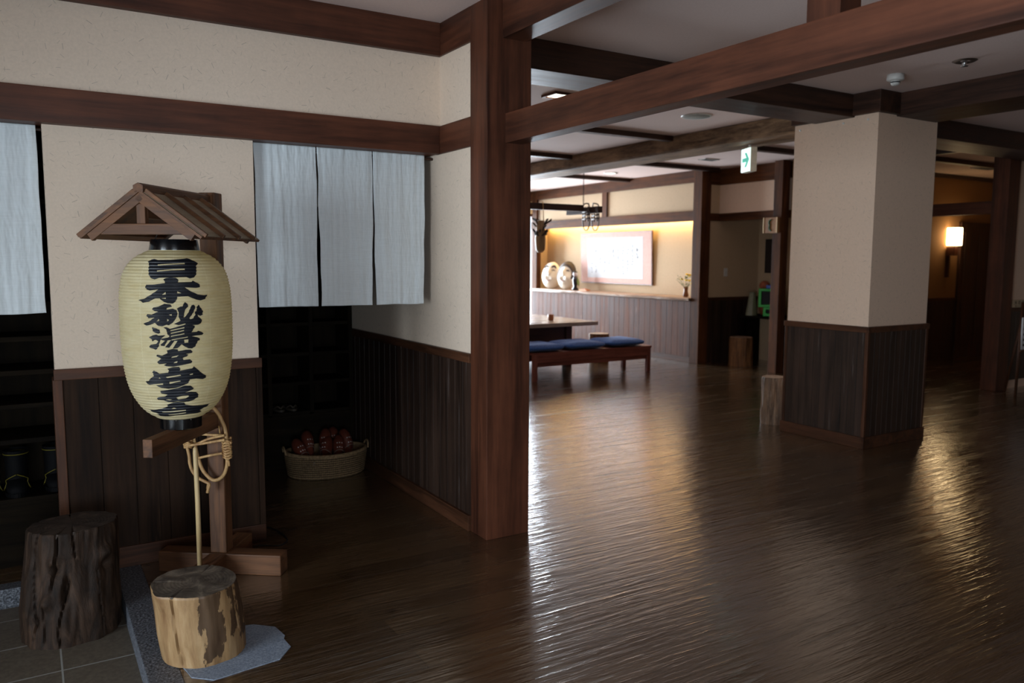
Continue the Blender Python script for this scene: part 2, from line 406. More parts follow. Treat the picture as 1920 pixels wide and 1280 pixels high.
# hall far wall
wf = struct('wall_far', B(8.75, 8.85, 8.5, 13.3, 0, CZ), PLASW, 'warm lit cream wall behind the hall counter', 'wall')
struct('wall_far_return', B(8.47, 8.75, 13.05, 13.12, .95, CZ), PLASW)
struct('wall_far_upper', B(8.44, 8.5, 8.5, 13.1, 2.2, 2.66), PLASW, 'cream wall band above the hall counter', 'wall')
trim(B(8.405, 8.5, 8.5, 13.1, 2.08, 2.225, bev=.004), HBEAM['Y'], 'brown lintel above the hall counter', 'beam')
trim(B(8.405, 8.75, 8.5, 13.2, 2.635, CZ, bev=.004), HBEAM['Y'], 'brown cornice above the hall counter', 'beam')
trim(B(8.41, 8.5, 10.76, 10.89, 2.22, 2.64), HBEAM['Z'], 'short strut in the wall band above the counter', 'strut')
trim(B(8.27, 8.452, 8.395, 8.565, 0, CZ, bev=.004), HBEAM['Z'], 'brown timber post at the right end of the counter', 'post')
trim(B(8.40, 8.5, 12.9, 13.05, 0, CZ, bev=.004), HBEAM['Z'], 'orange brown post at the left end of the counter', 'post')
# side room with a wide opening
ws = struct('wall_side_room', B(8.452, 9.6, 8.42, 8.5, 0, CZ), PLASW, 'dim cream wall of the side room', 'wall')
struct('wainscot', planks_x(MB(), 8.452, 9.5, 8.41, 8.42, .0, .92, .1), WAIN, parent=ws)
struct('dado_rail', B(8.452, 9.5, 8.40, 8.42, .92, .965), RAIL['X'], parent=ws)
struct('wall_side_room_back', B(9.5, 9.6, 7.1, 8.42, 0, CZ), PLASW)
struct('wall_side_room_header', B(8.65, 8.72, 7.2, 8.42, 2.17, 2.6), PLASP, 'cream panel above the side room opening', 'wall')
trim(B(8.632, 8.73, 7.2, 8.42, 2.07, 2.178, bev=.004), HBEAM['Y'], 'brown lintel over the side room opening', 'beam')
trim(B(8.632, 8.73, 7.2, 8.42, 2.585, CZ, bev=.004), HBEAM['Y'], 'brown cornice over the side room opening', 'beam')
n = MB(); n.box(8.452, 8.632, 8.40, 8.425, 2.07, 2.178); n.box(8.452, 8.632, 8.40, 8.425, 2.585, CZ)
trim(n, HBEAM['X'], 'brown trim on the return beside the counter post', 'trim')
trim(B(8.50, 8.64, 7.17, 7.31, 0, CZ, bev=.004), HBEAM['Z'], 'brown timber post at the right of the side room', 'post')
# corridor on the right
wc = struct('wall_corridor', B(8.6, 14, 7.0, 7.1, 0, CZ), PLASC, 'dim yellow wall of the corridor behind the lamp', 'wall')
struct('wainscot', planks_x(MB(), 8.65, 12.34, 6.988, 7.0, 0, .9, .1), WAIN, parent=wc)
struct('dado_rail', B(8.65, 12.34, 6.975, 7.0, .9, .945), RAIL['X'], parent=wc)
trim(B(8.65, 14, 6.96, 7.0, 2.75, CZ), DARK['X'], 'thin dark moulding along the corridor ceiling', 'moulding')
dr = struct('door_1', B(12.37, 13.29, 6.965, 7.0, 0, 2.075), DARK['Z'], 'dark door beside the lit wall lamp', 'door')
f = MB(); f.box(12.34, 12.37, 6.955, 7.0, 0, 2.1); f.box(13.29, 13.32, 6.955, 7.0, 0, 2.1); f.box(12.34, 13.32, 6.955, 7.0, 2.075, 2.105)
struct('door_frame', f, DARK['Z'], parent=dr)
struct('door_panel', MB().box(12.46, 12.8, 6.955, 6.97, .2, 1.95).box(12.86, 13.2, 6.955, 6.97, .2, 1.95), DARK['Z'], parent=dr)
trim(B(13.43, 13.58, 6.8, 7.0, 0, CZ), DARK['Z'], 'dark post at the corridor end', 'post')
trim(B(9.6, 9.72, 5.04, 7.0, 2.055, 2.2, bev=.004), BEAM['Y'], 'brown lintel crossing the corridor', 'beam')
trim(B(9.55, 9.785, 4.88, 5.06, 0, CZ, bev=.004), BEAM['Z'], 'dark brown post at the right of the corridor', 'post')
trim(B(9.2, 9.28, 4.8, 7.0, 2.75, CZ), DARK['Y'], 'thin ceiling batten crossing the corridor', 'batten')
trim(B(9.28, 14, 5.9, 5.98, 2.75, CZ), DARK['X'], 'thin ceiling batten along the corridor', 'batten')
wr = struct('wall_right', B(9.785, 14, 4.93, 5.05, 0, CZ), PLASP, 'grey cream wall at the right edge', 'wall')
struct('wainscot', planks_x(MB(), 9.785, 12, 4.92, 4.93, .1, .92, .1), WAIN, parent=wr)
struct('dado_rail', B(9.785, 12, 4.905, 4.93, .92, .965), RAIL['X'], parent=wr)
# outer shell, windows
struct('wall_right_outer', B(14, 14.1, -4, 13.3, 0, CZ), PLASP)
wo = MB(); wo.box(-3, -2.1, -4.1, -4, -.2, CZ); wo.box(.5, 14, -4.1, -4, -.2, CZ); wo.box(-2.1, .5, -4.1, -4, 2.15, CZ)
struct('wall_back', wo, PLASP)
trim(B(-1.32, -1.2, -4, 4.165, 2.02, CZ), BEAM['Y'], 'added unseen beam blocking entrance daylight', 'beam')  # unseen beam added to keep door light off the upper wall
struct('wall_vestibule', B(.6, .7, -4, -.5, -.2, CZ), PLAS)  # unseen partition added to block rear daylight towards the right
wo = MB(); wo.box(-3.1, -3, -4.1, -1.3, -.2, CZ); wo.box(-3.1, -3, 2.3, 6, -.2, CZ); wo.box(-3.1, -3, -1.3, 2.3, 2.1, CZ)
struct('wall_entrance', wo, PLASP)
wo = MB(); wo.box(2.2, 5.6, 13.3, 13.4, 0, CZ); wo.box(8.62, 14, 13.3, 13.4, 0, CZ); wo.box(5.6, 8.62, 13.3, 13.4, 2.4, CZ); wo.box(5.6, 8.62, 13.3, 13.4, 0, .1)
struct('wall_window_side', wo, PLASW)
def window(nm, axis, a0, a1, z0, z1, p, mull):
    f = MB()
    def bar(u0, u1, v0, v1):
        if axis == 'X': f.box(u0, u1, p-.02, p+.02, v0, v1)
        else: f.box(p-.02, p+.02, u0, u1, v0, v1)
    bar(a0, a1, z0, z0+.05); bar(a0, a1, z1-.05, z1); bar(a0, a0+.04, z0, z1); bar(a1-.04, a1, z0, z1)
    for i in range(1, mull): u = a0+(a1-a0)*i/mull; bar(u-.025, u+.025, z0, z1)
    o = struct(nm, f, BEAM['Z'])
    g = B(a0, a1, p-.003, p+.003, z0, z1) if axis == 'X' else B(p-.003, p+.003, a0, a1, z0, z1)
    struct('pane', g, GLASS, parent=o)
    return o
window('window_1', 'X', 5.6, 8.62, .1, 2.4, 13.35, 3)
window('door_2', 'Y', -1.3, 2.3, -.09, 2.1, -3.05, 4)
window('door_3', 'X', -2.1, .5, -.09, 2.15, -4.05, 4)  # unseen glazed opening, added to go with the extra rear daylight

# ================================================================ FOREGROUND THINGS
SA = R(-36.356)
STAND = wood3('stand_wood', (64, 42, 28), (122, 82, 54), rough=.55, spec=.25, bump=.12)
st = thing('lantern_stand', 'roofed wooden stand with crossed feet holding the paper lantern', 'stand', (.740, 3.899, 0), SA)
B(-.297, .308, -.045, .045, 0, .1, bev=.006).done('foot_beam', STAND['X'], st)
MB().box(-.042, .042, -.29, -.045, 0, .1, bev=.006).box(-.042, .042, .045, .258, 0, .1, bev=.006).done('foot_beam', STAND['Y'], st)
B(-.04, .04, -.035, .04, .1, 1.80, bev=.006).done('post', STAND['Z'], st)
B(-.02, .02, -.612, -.03, .708, .782, bev=.003).done('arm', STAND['Y'], st)
B(-.02, .02, -.57, -.03, 1.655, 1.715, bev=.003).done('ridge_beam', STAND['Y'], st)
ROOFM = wood('roof_board', (120, 108, 90), (168, 154, 130), axis='Y', rough=.6, scale=10)
ap_z, sl = 1.752, R(36.2)
def roofM(side): return Matrix.Translation((0, 0, ap_z)) @ Matrix.Rotation(side*sl, 4, 'Y')
for sd in (1, -1):
    M = roofM(sd); L_ = .302
    def rb(x0, x1, *a, **k): return MB().box(min(sd*x0, sd*x1), max(sd*x0, sd*x1), *a, M=M, **k)
    rp = rb(0, L_, -.60, -.045, .002, .012).done('roof_panel', STAND['X'], st)
    rb(.01, L_-.004, -.592, -.05, .012, .0145).done('roof_sheet', ROOFM, rp)
    for k, y in enumerate((-.585, -.432, -.283, -.136, )):
        rb(.012, L_+.008, y-.0065, y+.0065, .014, .030, bev=.002).done('batten', STAND['X'], rp)
    rb(.0, .272, -.595, -.572, -.030, .002, bev=.002).done('barge_board', STAND['X'], st)
    rb(.0, .272, -.085, -.062, -.030, .002, bev=.002).done('barge_board', STAND['X'], st)
    rb(.235, .262, -.572, -.085, -.026, .002).done('eave_purlin', STAND['Y'], st)
MB().box(-.165, .165, -.592, -.560, 1.592, 1.634, bev=.003).done('tie_beam', STAND['X'], st)
MB().box(-.018, .018, -.588, -.562, 1.634, 1.712, bev=.003).done('king_post', STAND['Z'], st)
rc = MB().prism([(-.02, 0), (.02, 0), (.02, .026), (0, .036), (-.02, .026)], -.60, -.036, M=Matrix.Translation((0, 0, 1.755)) @ Matrix.Rotation(R(90), 4, 'X') @ Matrix.Diagonal((1, 1, -1, 1)))
rc.done('ridge_cap', STAND['Y'], st)

# ---- the lantern
PROF = [(.826, .0855), (.8362, .1033), (.8516, .1273), (.8807, .1538), (.9183, .176), (.9526, .191), (.9936, .2024), (1.0414, .2104), (1.0924, .2158), (1.1366, .2185), (1.1666, .2195), (1.2466, .2205), (1.3104, .2198), (1.3676, .2168), (1.4246, .2069), (1.453, .1959), (1.4798, .1784), (1.5018, .1572), (1.5191, .1302), (1.5291, .1046), (1.535, .097)]
def prad(z):
    if z <= PROF[0][0]: return PROF[0][1]
    for (a, ra), (b, rb_) in zip(PROF, PROF[1:]):
        if z <= b: return ra+(rb_-ra)*(z-a)/(b-a)
    return PROF[-1][1]
def prads(z): return (prad(z-.008)+2*prad(z)+prad(z+.008))/4
RP = .0126
def lrad(z): return prads(z) + .0046*(abs(math.sin(math.pi*(z-.826)/RP))-.5)
def paper_mat():
    m = Mat('lantern_paper'); co = m.coords(); sep = m.n('ShaderNodeSeparateXYZ'); m.l(co, sep.inputs[0])
    ang = m.math('ARCTAN2', sep.outputs[1], sep.outputs[0])
    fr = m.math('FRACT', m.math('ADD', m.math('MULTIPLY', ang, 10/6.2832), 20.28))
    seam = m.math('LESS_THAN', m.math('ABSOLUTE', m.math('SUBTRACT', fr, .5)), .012)
    nz = m.noise(m.coords((1, 1, 3)), 14, 5, .6)
    col = m.ramp(nz, [(.3, srgb(230, 214, 168)), (.7, srgb(243, 231, 193))])
    col = m.mix(m.math('MULTIPLY', seam, .6), col, srgb(250, 240, 205))
    m.set(color=col, rough=.55, spec=.3)
    tr = m.n('ShaderNodeBsdfTranslucent'); m.l(col, tr.inputs[0]); mx = m.n('ShaderNodeMixShader'); mx.inputs[0].default_value = .48
    m.l(m.b.outputs[0], mx.inputs[1]); m.l(tr.outputs[0], mx.inputs[2]); m.l(mx.outputs[0], m.out.inputs[0])
    return m.m
lan = thing('paper_lantern', 'big cream paper lantern with black brush lettering under the little roof', 'lantern', (.5378, 3.6196, 0))
zs = [.826+RP*i/6 for i in range(int((1.535-.826)/RP*6)+1)]
MB().lathe([(lrad(z), z) for z in zs], 112, capb=False, capt=False).done('paper_body', paper_mat(), lan, True)
br = MB().lathe([(.078, .778), (.0845, .782), (.0865, .832), (.080, .834), (.076, .80)], 48, capt=False); o = br.done('bottom_ring', BLACK, lan); smooth_angle(o)
for a in (-1.95, -1.25, -.2, 1, 2.4): MB().ball((.0855*math.cos(a), .0855*math.sin(a), .822), .0022, seg=8).done('stud', METAL, o)
tp = MB().lathe([(.099, 1.531), (.0995, 1.536), (.0915, 1.578), (.087, 1.578), (.092, 1.536)], 48, capb=False, capt=False); o = tp.done('top_ring', BLACK, lan); smooth_angle(o)
hk = MB(); ax = Vector((-math.sin(SA), math.cos(SA), 0)); axu = Vector((math.cos(SA), math.sin(SA), 0))
for sd in (-1, 1):
    p = axu*(.088*sd)
    hk.tube([p+Vector((0, 0, 1.574)), p*.82+Vector((0, 0, 1.60)), p*.5+Vector((0, 0, 1.642)), Vector((0, 0, 1.66))], .0018, 6)
hk.done('hanger_wire', DBLACK, lan)
GLY = """[[[[-2.326,1.4864],[-2.27,1.4954],[-2.198,1.4975],[-2.112,1.4934],[-1.818,1.4942],[-1.503,1.4989],[-1.435,1.5011],[-1.36,1.4969],[-1.272,1.4884],[-1.207,1.4808],[-1.278,1.4718],[-1.332,1.4342],[-1.386,1.4238],[-1.459,1.4195],[-1.526,1.4256],[-1.769,1.4244],[-2.011,1.423],[-2.094,1.4162],[-2.152,1.4199],[-2.213,1.4331],[-2.27,1.476]],[[-2.07,1.4755],[-1.797,1.4793],[-1.514,1.4823],[-1.517,1.4769],[-1.796,1.4745],[-2.072,1.4708]],[[-2.06,1.4519],[-1.795,1.457],[-1.533,1.4593],[-1.538,1.4536],[-1.795,1.452],[-2.062,1.4472]]],[[[-1.889,1.4224],[-1.809,1.4245],[-1.716,1.4235],[-1.671,1.4154],[-1.679,1.405],[-1.437,1.4059],[-1.414,1.411],[-1.339,1.4026],[-1.284,1.3948],[-1.293,1.3843],[-1.364,1.3816],[-1.566,1.3848],[-1.478,1.3701],[-1.345,1.3559],[-1.231,1.3515],[-1.156,1.3531],[-1.205,1.3367],[-1.296,1.3307],[-1.379,1.335],[-1.523,1.3493],[-1.703,1.348],[-1.707,1.3396],[-1.738,1.3278],[-1.783,1.3205],[-1.858,1.3222],[-1.934,1.3283],[-2.003,1.3417],[-2.076,1.3417],[-2.201,1.3282],[-2.304,1.3244],[-2.401,1.335],[-2.288,1.3399],[-2.143,1.3579],[-2.021,1.3772],[-2.171,1.3727],[-2.237,1.377],[-2.265,1.3843],[-2.257,1.3956],[-2.091,1.3964],[-1.909,1.4023],[-1.909,1.4097],[-1.936,1.4171]],[[-1.893,1.3674],[-1.963,1.3556],[-1.894,1.3579]],[[-1.699,1.3694],[-1.701,1.3611],[-1.63,1.3618]],[[-1.981,1.342],[-1.896,1.3443],[-1.897,1.3398]]],[[[-1.922,1.3208],[-1.821,1.3176],[-1.795,1.3086],[-1.886,1.3038],[-1.887,1.2969],[-1.786,1.3011],[-1.724,1.2949],[-1.708,1.2798],[-1.736,1.262],[-1.795,1.2443],[-1.86,1.2349],[-1.897,1.2372],[-1.975,1.2305],[-2.04,1.2329],[-2.103,1.2449],[-2.174,1.2373],[-2.246,1.2333],[-2.322,1.2414],[-2.213,1.2492],[-2.1,1.2658],[-2.211,1.2627],[-2.245,1.2715],[-2.236,1.279],[-2.152,1.2777],[-2.03,1.2897],[-2.096,1.2912],[-2.138,1.2986],[-2.12,1.306],[-2.027,1.309]],[[-1.853,1.2768],[-1.805,1.2788],[-1.808,1.2719]],[[-2.069,1.2509],[-2.021,1.2613],[-2.027,1.2521]],[[-1.886,1.2611],[-1.854,1.255],[-1.887,1.25]]],[[[-1.717,1.3009],[-1.653,1.3089],[-1.621,1.3088],[-1.604,1.3177],[-1.58,1.3265],[-1.53,1.3179],[-1.525,1.3073],[-1.572,1.2986],[-1.593,1.2852],[-1.607,1.2657],[-1.588,1.2656],[-1.523,1.2847],[-1.487,1.3025],[-1.465,1.3129],[-1.425,1.3148],[-1.397,1.3049],[-1.445,1.2811],[-1.514,1.2611],[-1.499,1.2567],[-1.448,1.2599],[-1.405,1.2746],[-1.414,1.2862],[-1.382,1.2896],[-1.375,1.3047],[-1.34,1.315],[-1.31,1.3041],[-1.262,1.2885],[-1.273,1.2733],[-1.313,1.2683],[-1.371,1.2743],[-1.345,1.2643],[-1.287,1.2536],[-1.3,1.2401],[-1.364,1.2332],[-1.492,1.233],[-1.594,1.24],[-1.697,1.2347],[-1.777,1.2397],[-1.694,1.2482],[-1.662,1.2525],[-1.694,1.2678],[-1.688,1.2857]]],[[[-2.151,1.2275],[-2.081,1.2239],[-2.024,1.2164],[-2.008,1.2074],[-2.04,1.2014],[-2.099,1.2044],[-2.145,1.2134]]],[[[-2.214,1.1877],[-2.142,1.1954],[-2.074,1.1984],[-2.029,1.1909],[-2.038,1.1819],[-2.119,1.1765],[-2.148,1.1704],[-2.168,1.1773]]],[[[-2.215,1.1866],[-2.125,1.1916],[-2.039,1.1941],[-1.922,1.1961],[-2.0,1.182],[-2.035,1.163],[-2.049,1.1503],[-2.101,1.1369],[-2.15,1.1407],[-2.209,1.1453],[-2.223,1.1516],[-2.192,1.1571],[-2.089,1.1605],[-2.051,1.1725],[-2.099,1.1773],[-2.166,1.1725],[-2.157,1.1788]]],[[[-1.95,1.2268],[-1.899,1.2273],[-1.844,1.2205],[-1.595,1.2355],[-1.569,1.2398],[-1.479,1.2344],[-1.42,1.2292],[-1.427,1.2232],[-1.483,1.2041],[-1.389,1.2045],[-1.367,1.2088],[-1.298,1.2033],[-1.269,1.1967],[-1.285,1.1908],[-1.418,1.1896],[-1.485,1.1879],[-1.392,1.1831],[-1.337,1.1777],[-1.344,1.1702],[-1.373,1.1675],[-1.391,1.1611],[-1.428,1.1454],[-1.479,1.1382],[-1.549,1.14],[-1.608,1.1477],[-1.658,1.1573],[-1.711,1.1457],[-1.737,1.1413],[-1.813,1.1404],[-1.726,1.1715],[-1.776,1.1725],[-1.87,1.1443],[-1.94,1.147],[-1.833,1.1752],[-1.89,1.1746],[-1.952,1.1516],[-2.014,1.1532],[-2.016,1.1572],[-1.935,1.1735],[-1.993,1.1758],[-2.011,1.1812],[-1.882,1.186],[-1.855,1.1904],[-1.892,1.1996],[-1.907,1.2177]],[[-1.838,1.2153],[-1.603,1.2259],[-1.604,1.2219],[-1.836,1.2114]],[[-1.834,1.2039],[-1.611,1.2144],[-1.612,1.2108],[-1.835,1.2002]],[[-1.836,1.1918],[-1.607,1.2014],[-1.607,1.1977],[-1.837,1.1882]],[[-1.826,1.1776],[-1.551,1.1872],[-1.551,1.1841],[-1.826,1.174]],[[-1.617,1.1751],[-1.543,1.1758],[-1.545,1.1631],[-1.611,1.162]]],[[[-1.812,1.1399],[-1.732,1.1377],[-1.72,1.1295],[-1.59,1.1346],[-1.508,1.1336],[-1.473,1.125],[-1.495,1.1198],[-1.593,1.1169],[-1.551,1.1141],[-1.58,1.107],[-1.649,1.1014],[-1.637,1.0931],[-1.526,1.0949],[-1.484,1.0861],[-1.498,1.0782],[-1.667,1.0723],[-1.82,1.0673],[-1.93,1.0696],[-1.978,1.0746],[-1.927,1.0809],[-2.063,1.078],[-2.095,1.0878],[-2.019,1.1006],[-2.101,1.1119],[-2.093,1.1167],[-2.002,1.1134],[-1.903,1.1227],[-1.914,1.134]],[[-1.846,1.1031],[-1.825,1.1085],[-1.715,1.1134],[-1.75,1.1066]],[[-1.81,1.0812],[-1.788,1.0865],[-1.74,1.0894],[-1.748,1.0829]]],[[[-1.919,1.0598],[-1.834,1.0651],[-1.717,1.0654],[-1.697,1.058],[-1.705,1.0499],[-1.485,1.0567],[-1.455,1.0644],[-1.381,1.0498],[-1.301,1.0333],[-1.216,1.0214],[-1.204,1.0127],[-1.279,1.0078],[-1.408,1.0122],[-1.529,1.0111],[-1.559,0.9966],[-1.634,0.9887],[-1.799,0.9779],[-1.936,0.9755],[-2.057,0.9793],[-2.176,0.991],[-2.024,0.9938],[-2.022,0.9994],[-2.204,0.996],[-2.301,0.9921],[-2.381,1.0031],[-2.368,1.0072],[-2.296,1.0087],[-2.292,1.0137],[-2.182,1.0307],[-2.204,1.0454],[-2.178,1.052],[-2.111,1.0472],[-2.078,1.039],[-1.91,1.0435],[-1.9,1.0516]],[[-1.959,1.0256],[-1.701,1.0334],[-1.687,1.0283],[-1.939,1.0212]],[[-1.909,1.0039],[-1.704,1.0087],[-1.698,1.0053],[-1.904,0.9966]],[[-1.536,1.0328],[-1.478,1.0358],[-1.47,1.031],[-1.529,1.0287]],[[-2.095,1.0193],[-2.077,1.0249],[-2.057,1.0193]]],[[[-2.099,0.9674],[-1.969,0.9706],[-1.754,0.9774],[-1.626,0.9869],[-1.513,0.984],[-1.451,0.9727],[-1.471,0.9663],[-1.62,0.9569],[-1.509,0.9585],[-1.393,0.9545],[-1.337,0.9428],[-1.342,0.9306],[-1.426,0.9219],[-1.529,0.915],[-1.634,0.9143],[-1.77,0.9204],[-1.874,0.916],[-1.976,0.9184],[-2.074,0.9257],[-2.198,0.9273],[-2.203,0.9361],[-2.162,0.9398],[-2.021,0.9433],[-1.966,0.9501],[-2.075,0.9556],[-2.103,0.9624]],[[-1.797,0.9366],[-1.667,0.9431],[-1.554,0.943],[-1.532,0.9391],[-1.601,0.9312],[-1.759,0.9273]],[[-2.028,0.9281],[-1.965,0.9314],[-1.887,0.9285],[-1.936,0.9249]]],[[[-2.028,0.9058],[-1.876,0.9142],[-1.771,0.9183],[-1.634,0.9121],[-1.605,0.9018],[-1.441,0.8952],[-1.184,0.8912],[-0.933,0.8916],[-1.015,0.8797],[-1.193,0.8693],[-1.086,0.86],[-1.192,0.855],[-1.428,0.856],[-1.807,0.8525],[-2.123,0.8479],[-2.409,0.8486],[-2.503,0.8541],[-2.365,0.8587],[-2.518,0.867],[-2.631,0.879],[-2.435,0.8799],[-2.179,0.8873],[-2.01,0.8984]],[[-1.948,0.8859],[-1.876,0.8914],[-1.813,0.8861]],[[-2.211,0.8725],[-1.892,0.8752],[-1.588,0.8775],[-1.585,0.8736],[-1.898,0.8708],[-2.211,0.8697]],[[-2.068,0.8586],[-1.574,0.8647],[-1.572,0.8612],[-2.07,0.8558]]]]"""
ink = Mat('lantern_ink'); ink.set(color=srgb(20, 22, 28), rough=.42, spec=.45); INK = ink.m
import json
for g in json.loads(GLY):
    bm = bmesh.new(); K = .22
    for lp in g:
        vs = [bm.verts.new((a*K, z, 0)) for a, z in lp]
        for i in range(len(vs)): bm.edges.new((vs[i], vs[(i+1) % len(vs)]))
    bmesh.ops.triangle_fill(bm, use_beauty=True, use_dissolve=False, edges=bm.edges[:])
    z0 = min(v.co.y for v in bm.verts); z1 = max(v.co.y for v in bm.verts)
    x0 = min(v.co.x for v in bm.verts); x1 = max(v.co.x for v in bm.verts)
    i = int((z0-.826)/(RP/6))
    while .826+i*RP/6 < z1:
        bmesh.ops.bisect_plane(bm, geom=bm.verts[:]+bm.edges[:]+bm.faces[:], plane_co=(0, .826+i*RP/6, 0), plane_no=(0, 1, 0)); i += 1
    for k in range(int((x1-x0)/.012)):
        bmesh.ops.bisect_plane(bm, geom=bm.verts[:]+bm.edges[:]+bm.faces[:], plane_co=(x0+(k+1)*.012, 0, 0), plane_no=(1, 0, 0))
    for v in bm.verts:
        a, z = v.co.x/K, v.co.y; r_ = lrad(z)+.0009
        v.co = (r_*math.cos(a), r_*math.sin(a), z)
    bmesh.ops.recalc_face_normals(bm, faces=bm.faces)
    c = sum((f.normal.dot(Vector((f.calc_center_median().x, f.calc_center_median().y, 0))) for f in bm.faces))
    if c < 0: bmesh.ops.reverse_faces(bm, faces=bm.faces)
    mb = MB(); mb.bm.free(); mb.bm = bm
    mb.done('lettering', INK, lan, True, recalc=False)

# ---- woven straw-country snowshoe of bent cane hung on the stand's post
CANE = wood('bent_cane', (150, 108, 66), (206, 166, 112), axis='Z', rough=.5, scale=30, stretch=.3, blotch=.2)
def sl3(pts, y):                                        # stand-plane points (x along the feet, z up)
    out = []
    for i, (a, z) in enumerate(pts):
        yy = y[i] if isinstance(y, (list, tuple)) else y
        out.append((a-.297, yy-.045, z))
    return out
def spline(pts, n=6, closed=False):
    P = [Vector(p) for p in pts]; out = []; N = len(P)
    for i in range(N if closed else N-1):
        g = (lambda k: P[k % N]) if closed else (lambda k: P[max(0, min(N-1, k))])
        p0, p1, p2, p3 = g(i-1), g(i), g(i+1), g(i+2)
        for k in range(n):
            t = k/n
            out.append(.5*((2*p1)+(p2-p0)*t+(2*p0-5*p1+4*p2-p3)*t*t+(3*p1-p0-3*p2+p3)*t**3))
    if not closed: out.append(P[-1])
    return out
ks = thing('cane_snowshoe', 'bent cane snowshoe with lashed loops hung on the lantern stand', 'snowshoe', (.740, 3.899, 0), SA)
Y = -.045
MB().tube(spline(sl3([(.259, .786), (.287, .803), (.315, .81), (.338, .784), (.354, .751), (.368, .715), (.374, .661), (.374, .594), (.372, .547), (.362, .509), (.344, .483), (.32, .469), (.296, .47), (.269, .493), (.249, .523), (.235, .565), (.222, .62), (.215, .68), (.222, .735), (.236, .768)], -.03), closed=True), .0085, 8, closed=True).done('hoop', CANE, ks, True)
MB().tube(spline(sl3([(.184, .66), (.185, .65), (.194, .616), (.2, .583), (.202, .549), (.214, .512), (.241, .482), (.271, .466), (.292, .453), (.286, .43), (.282, .412)], -.05)), .0075, 8).done('hoop', CANE, ks, True)
cb = MB()
for pts, y in (([(.249, .69), (.3, .687), (.375, .685)], -.046), ([(.183, .626), (.244, .645), (.299, .669), (.375, .688)], -.052), ([(.185, .633), (.257, .645), (.326, .658), (.378, .668)], -.058)):
    cb.tube(spline(sl3(pts, y)), .0062, 8)
cb.done('lashing', CANE, ks, True)
MB().tube(spline(sl3([(.239, .575), (.296, .589), (.36, .602)], -.05)), .006, 8).done('crossbar', CANE, ks, True)
def wrap(cx, cy_, z0, z1, rx, ry, turns, r_):
    n_ = turns*12
    return [(cx-.297+rx*math.cos(t*math.pi/6)+.002*math.sin(t*2.3), cy_-.045+ry*math.sin(t*math.pi/6), z0+(z1-z0)*t/n_+.004*math.sin(t*math.pi/6+t)) for t in range(n_+1)]
MB().tube(wrap(.374, -.03, .668, .575, .019, .014, 8, 0), .0058, 6).done('binding', CANE, ks, True)
MB().tube(wrap(.196, -.05, .657, .628, .017, .013, 3, 0), .0055, 6).done('binding', CANE, ks, True)
for p_, y_, r_ in (([(.343, .729), (.348, .694)], -.04, .004), ([(.382, .565), (.385, .538)], -.034, .0045), ([(.385, .655), (.4, .646)], -.034, .006), ([(.286, .455), (.280, .43)], -.045, .006)):
    MB().tube(sl3(p_, y_), r_, 6).done('cane_end', CANE, ks, True)
# ---- walking stick
STK = wood('peeled_stick', (190, 160, 112), (222, 196, 150), axis='Z', rough=.38, scale=20, blotch=.12)
sk = MB().tube([(.0, 0, 0), (0, .0, .3), (-.002, 0, .53), (-.002, 0, .551), (-.002, 0, .558)], [.0112, .0105, .0105, .0088, .003], 14).done('walking_stick', STK, None, True)
sk.location = (.611, 3.735, .1005)
tagp(sk, 'pale peeled walking stick standing upright against the lantern stand', 'stick')

